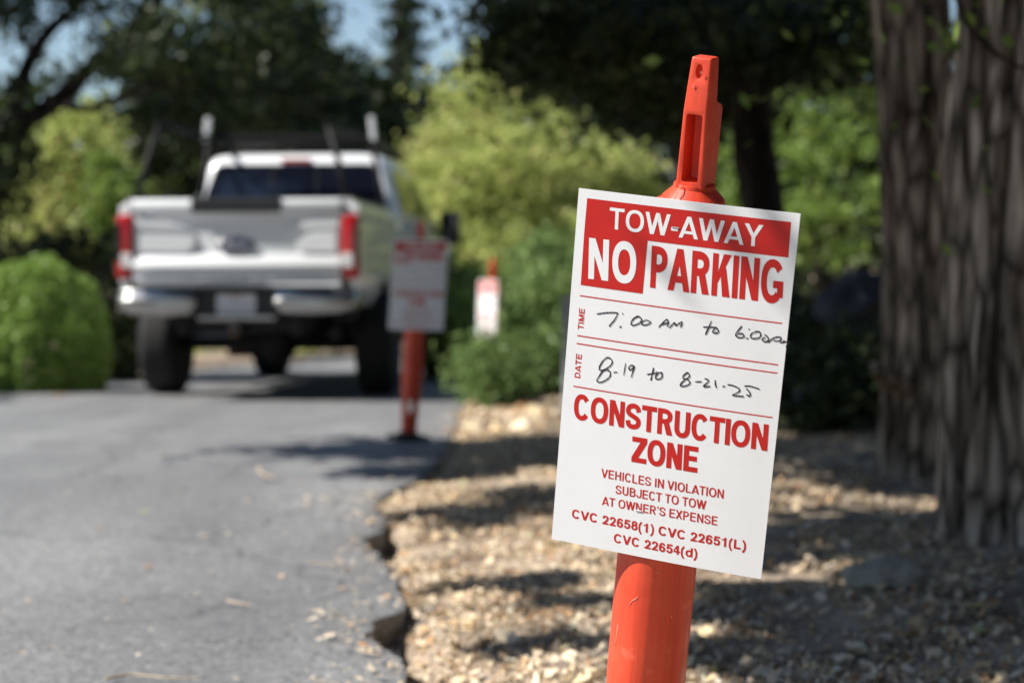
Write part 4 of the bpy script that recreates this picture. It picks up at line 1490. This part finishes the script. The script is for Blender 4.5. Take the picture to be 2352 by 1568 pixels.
crown(t1, [up_sun((1.65, 8.4, .3), 4.2, (.75, .9, .6)), up_sun((1.65, 8.4, 1.5), 4.2, (.75, .9, .7)), up_sun((2.4, 8.6, .4), 4.6, (.9, 1.2, .7)), up_sun((1.1, 9.9, 0), 5.2, (1.1, .75, .45)), up_sun((-.4, 9.8, .85), 5.4, (.75, .6, .6)), up_sun((-.4, 9.85, .6), 6.3, (.8, .7, .7)), up_sun((-.1, 9.7, .1), 5.2, (1.0, .55, .35)), up_sun((.6, 9.0, 0), 4.6, (.6, .5, .3)),
           up_sun((1.9, 12, .9), 6.2, (1.6, 1.6, 1.0)), up_sun((.9, 13.4, 2.6), 5.0, (2.6, 1.3, .8)), ((1.2, 8.5, 7.5), (2.2, 2.2, 1.4))], 62000, .16, M_lf_dark, .17, 70)
crown(t2, [up_sun((1.5, 6.2, .3), 4.0, (.75, .8, .6)), up_sun((1.5, 6.2, 1.4), 4.0, (.7, .8, .7)), up_sun((1.3, 4.6, 0), 4.1, (.55, .7, .4)), up_sun((1.45, 5.2, 0), 4.4, (.35, .4, .3)), up_sun((.62, 7.3, 0), 4.4, (.45, .4, .3)),
           up_sun((.75, 3.9, 0), 4.2, (.22, .3, .2)), ((1.2, 6.3, 6.2), (1.6, 1.6, 1.0))], 36000, .135, M_lf_dark, .13, 70)
pt = [up_sun(tuple(on_ground(x, y)), 3.6 + .3 * (i % 4), (rx, ry, .05)) for i, (x, y, rx, ry) in enumerate((
    (1235, 1342, .05, .12), (1690, 1420, .13, .10), (1830, 1370, .16, .10), (1700, 1300, .10, .14), (1790, 1235, .16, .12), (1620, 1500, .10, .07), (1900, 1500, .16, .10), (1330, 1390, .04, .08),
    (1010, 1190, .06, .10), (1150, 1205, .08, .16), (1250, 1480, .04, .05), (1840, 1400, .12, .10), (1080, 1345, .03, .05), (1990, 1440, .16, .12)))]
crown(t1, [up_sun(tuple(on_ground(x, y, .04)), 5.0, r) for x, y, r in ((985, 1042, (.28, .10, .05)), (890, 1078, (.16, .06, .04)), (1000, 1085, (.25, .14, .06)), (1120, 1075, (.4, .25, .1)), (800, 1006, (.25, .06, .04)), (1230, 1040, (.4, .3, .1)))],
      3600, .11, M_lf_dark, .07, 40, name='foliage')
crown(t2, pt, 7500, .095, M_lf_dark, .05, 34, name='foliage')
crown(t1, [((2.6, 8.2, 6.6), (3.0, 4.2, 1.1)), ((2.4, 3.6, 6.4), (2.2, 2.4, .9)), ((3.4, .4, 6.2), (2.2, 2.2, .9))], 16000, .24, M_lf_dark, .3, 60, name='upper_crown')  # unseen canopy added to keep sky light off the shaded ground
# a long low limb whose leaves throw the soft shadow on the notice
sg = np.array(w2(.90, .16)) + SD * 2.9
trunk(t2, [(b2.x, b2.y, 5.2), (.6, 4.6, 5.1), (-.9, 3.0, 4.7), tuple(sg + np.array((0, 0, .9))), tuple(sg + np.array((0, 0, .1)))], [.05, .035, .02, .008, .004], M_barkd, 8, name='limb')
crown(t2, [(tuple(sg), (.025, .03, .12)), (tuple(sg + np.array((0, .02, -.16))), (.02, .02, .07))], 22, .045, M_lf_dark, .025, 12, name='foliage')
sp = px_blobs([(2270, 60, 5.9, 45, 75, .12), (2200, 20, 6.0, 70, 40, .1)])
crown(t2, sp, 140, .055, M_lf_mid, .35, 12, name='foliage')

# --- left: dark oak with leaning limbs, leaves against the sky
oak = tree("oak_tree", "dark oak at the left edge with leaning limbs and leaves against the sky", "tree", tuple(at(-70, 905, 20.0))[:2] + (0,))
D = 20.0
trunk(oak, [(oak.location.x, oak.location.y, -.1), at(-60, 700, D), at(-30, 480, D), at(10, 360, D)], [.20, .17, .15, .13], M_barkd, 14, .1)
trunk(oak, [at(10, 360, D), at(60, 280, D), at(125, 235, D), at(225, 140, D - .3), at(330, 40, D - .6), at(450, -120, D - 1)], [.12, .10, .09, .08, .065, .04], M_barkd, 10, .08, name='limb')
trunk(oak, [at(-5, 380, D), at(25, 270, D), at(60, 160, D), at(110, 75, D), at(180, 10, D), at(260, -90, D)], [.10, .085, .075, .065, .05, .035], M_barkd, 10, .08, name='limb')
trunk(oak, [at(125, 235, D), at(200, 250, D - .4), at(300, 215, D - 1), at(420, 190, D - 1.6)], [.05, .04, .03, .015], M_barkd, 8, name='limb')
ob = px_blobs([(20, 40, 20, 80, 50, .6), (150, -5, 20, 190, 38, .6), (70, 340, 20, 80, 55, .5), (0, 440, 20, 60, 90, .5), (330, 60, 19.5, 90, 75, .6), (20, 260, 20, 60, 70, .5), (360, 130, 19, 130, 85, .9), (520, 60, 19, 170, 110, 1.0), (650, 60, 19.5, 130, 90, 1.0), (420, 260, 20.5, 130, 70, .8),
               (600, 210, 21, 160, 100, .9), (160, 225, 20.5, 45, 20, .3), (740, 205, 20, 60, 45, .5)])
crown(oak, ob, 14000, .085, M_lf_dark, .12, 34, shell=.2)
crown(oak, [((-6.2, 19.8, 5.9), (1.8, 1.2, .8)), ((-4.0, 19.8, 5.9), (1.6, 1.2, .8)), ((-8.5, 19.6, 6.0), (2, 1.6, 1))], 7000, .16, M_lf_dark, .25, 60, name='upper_crown')

# --- sunlit yellow-green shrubs on the left
def shrub(name, label, cat, blobs, n, size, mat, base=None, clump=.13, per=30, group=None, stems=3, sm=None, up=.7, aspect=.55):
    B = px_blobs(blobs)
    c = B[0][0] if base is None else base
    gzz = ground_z(c[0], c[1])
    t = thing(name, label, cat, (c[0], c[1], gzz), None, group)
    for k in range(stems):
        q = B[k % len(B)]
        e = Vector(q[0]) + Vector((random.uniform(-.3, .3) * q[1][0], 0, .2 * q[1][2]))
        b0 = Vector((c[0] + random.uniform(-.12, .12), c[1] + random.uniform(-.1, .1), gzz - .05))
        trunk(t, [b0, b0.lerp(e, .5) + Vector((random.uniform(-.1, .1), 0, .08)), e], [.045, .03, .012], sm or M_barkd, 7, name='stem')
    crown(t, B, n, size, mat, clump, per, up=up, aspect=aspect, name='foliage')
    return t


shrub("shrub", "sunlit yellow-green shrub at the far left above the clipped hedge", "shrub",
      [(180, 330, 27, 110, 90, .9), (60, 440, 27, 90, 130, .9), (190, 480, 27, 110, 120, 1.0), (250, 420, 27.5, 60, 110, .7)], 3600, .13, M_lf_lime, clump=.12, per=36)
shrub("shrub", "green shrub between the yellow-green shrub and the pickup", "shrub",
      [(255, 440, 25, 45, 100, .6), (290, 530, 25, 50, 50, .6)], 1600, .13, M_lf_mid, clump=.12, per=34)
# --- clipped hedge
def hedge():
    c = at(80, 905, 17.4)
    gzz = ground_z(c.x, c.y)
    t = thing("hedge", "rounded clipped green hedge at the left edge beside the road", "hedge", (c.x, c.y, gzz - .02))
    rx, ry, rz = 200 / F * 17.4, .75, 335 / F * 17.4
    n = 26000
    d = unit(rng.normal(size=(n, 3)))
    d[:, 2] = np.abs(d[:, 2])
    e = d / (np.abs(d) ** 2.0).sum(axis=1, keepdims=True) ** .5
    q = np.array([1 + .06 * noise.noise(Vector(v * 3.0)) + .04 * noise.noise(Vector(v * 9.0)) for v in d])[:, None]
    P = e * q * (1 - np.abs(rng.normal(size=(n, 1))) * .055) * np.array((rx, ry, rz)) * 1.0
    P[:, :2] *= (.70 + .30 * np.clip(P[:, 2:] / (rz * .5), 0, 1) ** .7)
    P[:, 2] = np.maximum(P[:, 2], .06)
    V = leaf_quads(P, .05, .6, .5)
    quads("foliage", V, M_lf_hedge, t)
    mb = MB()
    for k in range(7):
        x = (k - 3) * rx * .2
        mb = MB().tube([(x * .5, 0, -.05), (x * .8, random.uniform(-.1, .1), rz * .4), (x * 1.2, random.uniform(-.2, .2), rz * .75)], [.04, .03, .012], 7)
        mb.build("stem", M_barkd, t)
    return t


hedge()
shrub("bush", "dark bush between the clipped hedge and the pickup's rear wheel", "bush",
      [(300, 720, 19.5, 60, 150, .4), (150, 575, 20.5, 190, 45, .4), (230, 820, 20, 90, 90, .5), (330, 640, 21, 50, 100, .4)], 5600, .09, M_lf_dark, clump=.1, per=34)
# --- dark trees behind the pickup
def far_tree(name, label, bx, d, blobs, n, size, mat, r=.22, group=None, lean=0, clump=.28, bark=None):
    b = at(bx, 900, d)
    t = thing(name, label, "tree", (b.x, b.y, ground_z(b.x, b.y)), None, group)
    B = px_blobs(blobs)
    zt = max(q[0][2] for q in B)
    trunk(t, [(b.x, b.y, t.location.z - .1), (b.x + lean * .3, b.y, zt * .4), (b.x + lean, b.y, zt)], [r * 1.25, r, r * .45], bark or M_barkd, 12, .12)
    for k, q in enumerate(B[:4]):
        s_ = Vector((b.x + lean * .5, b.y, zt * (.35 + .12 * k)))
        trunk(t, [s_, s_.lerp(Vector(q[0]), .6) + Vector((0, 0, .15)), q[0]], [r * .4, r * .25, r * .1], bark or M_barkd, 7, name='limb')
    crown(t, B, n, size, mat, clump, 40)
    return t


G = "dark trees behind the pickup"
far_tree("oak_tree", "dark dense tree straight behind the pickup's ladder rack", 560, 32,
         [(430, 270, 32, 190, 150, 2.0), (620, 230, 33, 200, 140, 2.0), (700, 400, 32, 170, 130, 1.5), (420, 470, 31.5, 160, 140, 1.4), (330, -160, 31.5, 330, 130, 2.5), (700, -150, 32, 250, 110, 2.5)], 15000, .22, M_lf_dark, group=G)
far_tree("oak_tree", "dark tree at the far left, seen through the oak's limbs", 60, 38,
         [(40, 330, 38, 180, 130, 2.2), (190, 520, 38, 190, 130, 2), (20, 620, 37, 190, 120, 1.8), (330, 380, 38, 120, 150, 1.8)], 10000, .24, M_lf_dark, group=G)
far_tree("oak_tree", "dark tree between the pickup's cab and the tall conifer", 800, 36,
         [(800, 340, 36, 150, 150, 1.8), (760, 220, 36, 110, 90, 1.5), (900, 480, 36, 170, 150, 1.8), (960, 300, 37, 90, 110, 1.4)], 9000, .22, M_lf_dark, group=G)


def conifer(label, x, d, r, ztop):
    b = at(x, 900, d)
    t = thing("conifer_tree", label, "tree", (b.x, b.y, ground_z(b.x, b.y)))
    trunk(t, [(b.x, b.y, -.1), (b.x, b.y, ztop * .5), (b.x + .1, b.y, ztop)], [.3, .2, .04], M_barkd, 10, .1)
    P = []
    for z in np.arange(1.5, ztop, .42):
        w = r * (1.05 - z / ztop) + .18
        for k in range(9):
            a = rng.uniform(0, 2 * math.pi)
            q = rng.random(75)[:, None] ** .7
            P.append(np.array((b.x, b.y, z)) + q * w * np.array((math.cos(a), math.sin(a), -.28)) + rng.normal(size=(75, 3)) * (.13, .13, .08))
    P = np.concatenate(P) - np.array(t.location)
    quads("crown", leaf_quads(P, .15, .35, .3), M_lf_con, t)
    return t


M_lf_con = leaf_mat("conifer_needles", [(.012, .028, .016), (.022, .042, .022), (.035, .058, .026), (.05, .075, .03)], trans=.15, spec=.2)
conifer("tall dark conifer rising into the gap of blue sky", 925, 44, .55, 13)
conifer("distant conifer low in the blue sky gap, right of the tall one", 1020, 52, 1.6, 6.0)

# --- big golden-green shrub
gs = shrub("shrub", "large golden-green sunlit shrub filling the middle behind the farthest post", "shrub",
           [(1130, 480, 24, 190, 150, 1.3), (1110, 250, 25, 95, 130, .9), (1230, 380, 24.5, 190, 140, 1.2), (1010, 380, 24.5, 80, 90, .8), (1330, 560, 24, 160, 110, 1.1), (1000, 560, 24, 90, 110, .9),
            (1400, 420, 25, 120, 110, 1.0), (1190, 620, 23.5, 170, 90, 1.0), (1480, 560, 25, 110, 130, .9)], 34000, .085, M_lf_lime, clump=.12, per=42, stems=7, base=tuple(at(1200, 880, 24.5))[:2] + (0,))
# --- junipers and green bushes by the road's right edge
Gj = "green bushes along the road's right edge"
shrub("bush", "feathery green juniper bush just left of the notice, reaching the ground", "bush",
      [(1195, 850, 15.8, 110, 75, .45), (1118, 835, 14.5, 58, 72, .4), (1150, 860, 14.6, 70, 60, .4), (1240, 730, 16.2, 110, 110, .5), (1150, 780, 16.5, 70, 80, .4), (1290, 830, 15.8, 80, 90, .4), (1260, 620, 17, 90, 80, .5)], 12500, .085, M_lf_jun, clump=.09, per=30, group=Gj, stems=5, aspect=.28)
shrub("bush", "yellow-green low bush behind the farthest post's foot", "bush",
      [(1060, 760, 20, 60, 110, .5), (1110, 850, 20.5, 80, 45, .4), (1045, 660, 21, 70, 60, .5)], 3000, .10, M_lf_mid, clump=.12, per=34, group=Gj)
shrub("bush", "low golden bush seen beneath the pickup", "bush",
      [(560, 835, 34, 220, 42, .8), (850, 850, 34, 200, 40, .8), (330, 850, 34, 150, 40, .8)], 4500, .14, M_lf_lime, clump=.12, per=34)
shrub("bush", "sunlit low bush past the road bend, right of the pickup's front wheel", "bush",
      [(1010, 850, 30, 90, 36, .6), (1120, 830, 30, 110, 60, .7)], 2000, .12, M_lf_lime, clump=.12, per=34)

# --- dark leaning trunks with shaded canopy, upper middle
def dark_tree(label, pts, rad, blobs, n, size, mat, group="dark trunks behind the notice"):
    b = pts[0]
    t = thing("oak_tree", label, "tree", (b.x, b.y, ground_z(b.x, b.y)), None, group)
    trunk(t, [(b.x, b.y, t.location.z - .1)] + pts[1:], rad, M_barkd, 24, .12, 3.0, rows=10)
    if blobs: crown(t, px_blobs(blobs), n, size, mat, .13, 40)
    return t


d = 13.5
dark_tree("dark leaning trunk right behind the foreground post's handle", [at(1800, 960, d), at(1770, 600, d), at(1748, 440, d), at(1718, 230, d), at(1690, 60, d), at(1650, -200, d)], [.17, .15, .135, .125, .12, .10],
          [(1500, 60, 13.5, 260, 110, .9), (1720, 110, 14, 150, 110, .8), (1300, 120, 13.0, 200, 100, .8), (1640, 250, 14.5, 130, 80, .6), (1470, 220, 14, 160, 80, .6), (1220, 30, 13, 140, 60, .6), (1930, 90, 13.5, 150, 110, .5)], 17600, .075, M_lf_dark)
dark_tree("thinner dark trunk left of the foreground post's handle", [at(1600, 960, 15.5), at(1590, 640, 15.5), at(1575, 400, 15.5), at(1560, 200, 15.5), at(1540, -150, 15.5)], [.12, .10, .09, .085, .07],
          [(1400, -60, 15.5, 300, 130, 1.2), (1640, -60, 15.5, 190, 120, 1.2)], 9000, .09, M_lf_dark)
tuft = dark_tree("slender tree with yellowing sunlit leaves above the golden-green shrub", [at(1180, 880, 27), at(1175, 500, 27), at(1190, 200, 27), at(1210, -100, 27)], [.07, .06, .05, .03],
                 [], 0, .08, M_lf_mid, None)
crown(tuft, px_blobs([(1160, 120, 26, 70, 90, .5), (1250, 210, 26, 90, 60, .5), (1230, 60, 26, 90, 60, .5), (1130, 220, 26, 50, 50, .4)]), 2400, .09, M_lf_lime, .07, 26, name='crown')
# --- green foliage, right
shrub("tree", "leafy green tree lit by the sun between the dark trunk and the furrowed trunks", "tree",
      [(1880, 420, 19, 150, 130, .9), (1930, 230, 19.5, 130, 130, .9), (1990, 90, 19, 120, 110, .8), (1830, 540, 18.5, 140, 70, .7), (1690, 420, 20, 60, 170, .6)], 7500, .075, M_lf_mid, clump=.08, per=36, stems=4, base=tuple(at(1900, 880, 19))[:2] + (0,))
far_tree("oak_tree", "dark tree closing the view behind the sunlit green tree", 1800, 27,
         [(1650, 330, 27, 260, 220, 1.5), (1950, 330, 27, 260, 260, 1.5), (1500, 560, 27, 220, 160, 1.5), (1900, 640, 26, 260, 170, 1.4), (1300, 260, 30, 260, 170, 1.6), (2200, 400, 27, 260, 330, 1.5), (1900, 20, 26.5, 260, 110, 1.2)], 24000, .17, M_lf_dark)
shrub("bush", "shaded dark bush behind the notice's right edge, around the boulders", "bush",
      [(1900, 800, 12.5, 190, 130, .5), (1750, 900, 12.8, 200, 110, .5), (1960, 860, 10.9, 110, 110, .3), (1850, 930, 10.8, 100, 70, .3), (1560, 900, 13.5, 170, 120, .5)], 9000, .07, M_lf_dark, clump=.12, per=30)
q = at(1990, 660, 11.5)
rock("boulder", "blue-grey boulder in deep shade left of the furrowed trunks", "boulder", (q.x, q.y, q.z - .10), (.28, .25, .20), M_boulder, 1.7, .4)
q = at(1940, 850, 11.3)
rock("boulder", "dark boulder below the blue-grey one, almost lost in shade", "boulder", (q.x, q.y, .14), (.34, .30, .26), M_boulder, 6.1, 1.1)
q = at(1312, 745, 12.6)
mb = MB().box((0, 0, .36), (.10, .10, .80), .012).box((0, 0, .775), (.12, .12, .03), .008)
o = mb.build("wooden_post", simple("weathered_wood", (.30, .31, .35), rough=.85, var=.15, scale=20, bump=.3))
o.location = (q.x, q.y, ground_z(q.x, q.y))
tag(o, "pale blue-grey upright post peeping out behind the notice's left edge", "post")

# --- trees added outside the picture to keep the sky's light off the shaded side
near = [(4.6, 1.5, 2.6, (1.5, 1.9, 2.6), "nearest the camera on the right"), (5.2, 5.0, 2.8, (1.6, 2.0, 2.8), "beside the furrowed trunks"), (5.6, 9.5, 3.0, (1.7, 2.4, 3.0), "beyond the furrowed trunks"),
        (3.6, -3.2, 3.0, (2.2, 2.0, 3.0), "behind the camera on the right"), (.6, -6.5, 3.2, (2.6, 1.6, 3.2), "straight behind the camera"), (-10.8, 7, 2.6, (1.2, 3.5, 2.6), "across the road on the left"), (-11.2, .5, 3.2, (1.4, 2.6, 3.4), "across the road, level with the camera"), (-11.2, 15.3, 3.5, (1.2, 2.4, 3.4), "across the road, beyond the clipped hedge")]
for x, y, z, r, where in near:
    t = thing("oak_tree", "dark tree added outside the view to deepen the shade, " + where, "tree", (x, y, ground_z(x, y)))
    trunk(t, [(x, y, t.location.z - .1), (x + .1, y, 2.0), (x, y + .1, 4.5)], [.2, .16, .08], M_barkd, 12, .1)
    crown(t, [((x, y, z), r)], 7000, .24, M_lf_dark, .3, 60)

# sprays coloured brighter to paint sunlit leaves into the dark crowns
M_lf_spray = leaf_mat("leaf_highlight_sprays", [(.10, .15, .035), (.20, .27, .06), (.32, .36, .09), (.16, .22, .06)], trans=.5, spec=.5)
for o in list(COL.objects):
    if o.parent is None and o.name.startswith("oak_tree") and "outside" not in o["label"]:
        for c in [k for k in o.children if k.name.split('.')[0] == 'crown'][:1]:
            nv = len(c.data.vertices) // 4
            co = np.empty(nv * 12, np.float32)
            c.data.vertices.foreach_get('co', co)
            P = co.reshape(-1, 4, 3).mean(1)
            P = P[rng.integers(0, nv, 26)]
            sz = .075 if o.location.y < 24 else .15
            Q = np.concatenate([p + rng.normal(size=(7, 3)) * sz * .8 for p in P])
            quads("highlight_leaves", leaf_quads(Q, sz, .6, .5), M_lf_spray, o)

# --- distant woods closing the horizon
n = 26000
X = rng.uniform(-30, 34, n)
Y = rng.uniform(56, 66, n)
hz = np.array([3.6 + 1.6 * noise.noise(Vector((x * .12, 0, 4))) + 1.2 * noise.noise(Vector((x * .5, 1, 4))) for x in X])
P = np.stack([X, Y, 1.0 + rng.random(n) * (hz)], 1)
o = quads("distant_woods", leaf_quads(P, .5, .6, .2), M_lf_dark)
tag(o, "far dark woods closing the view under the sky", "woods", kind="stuff")
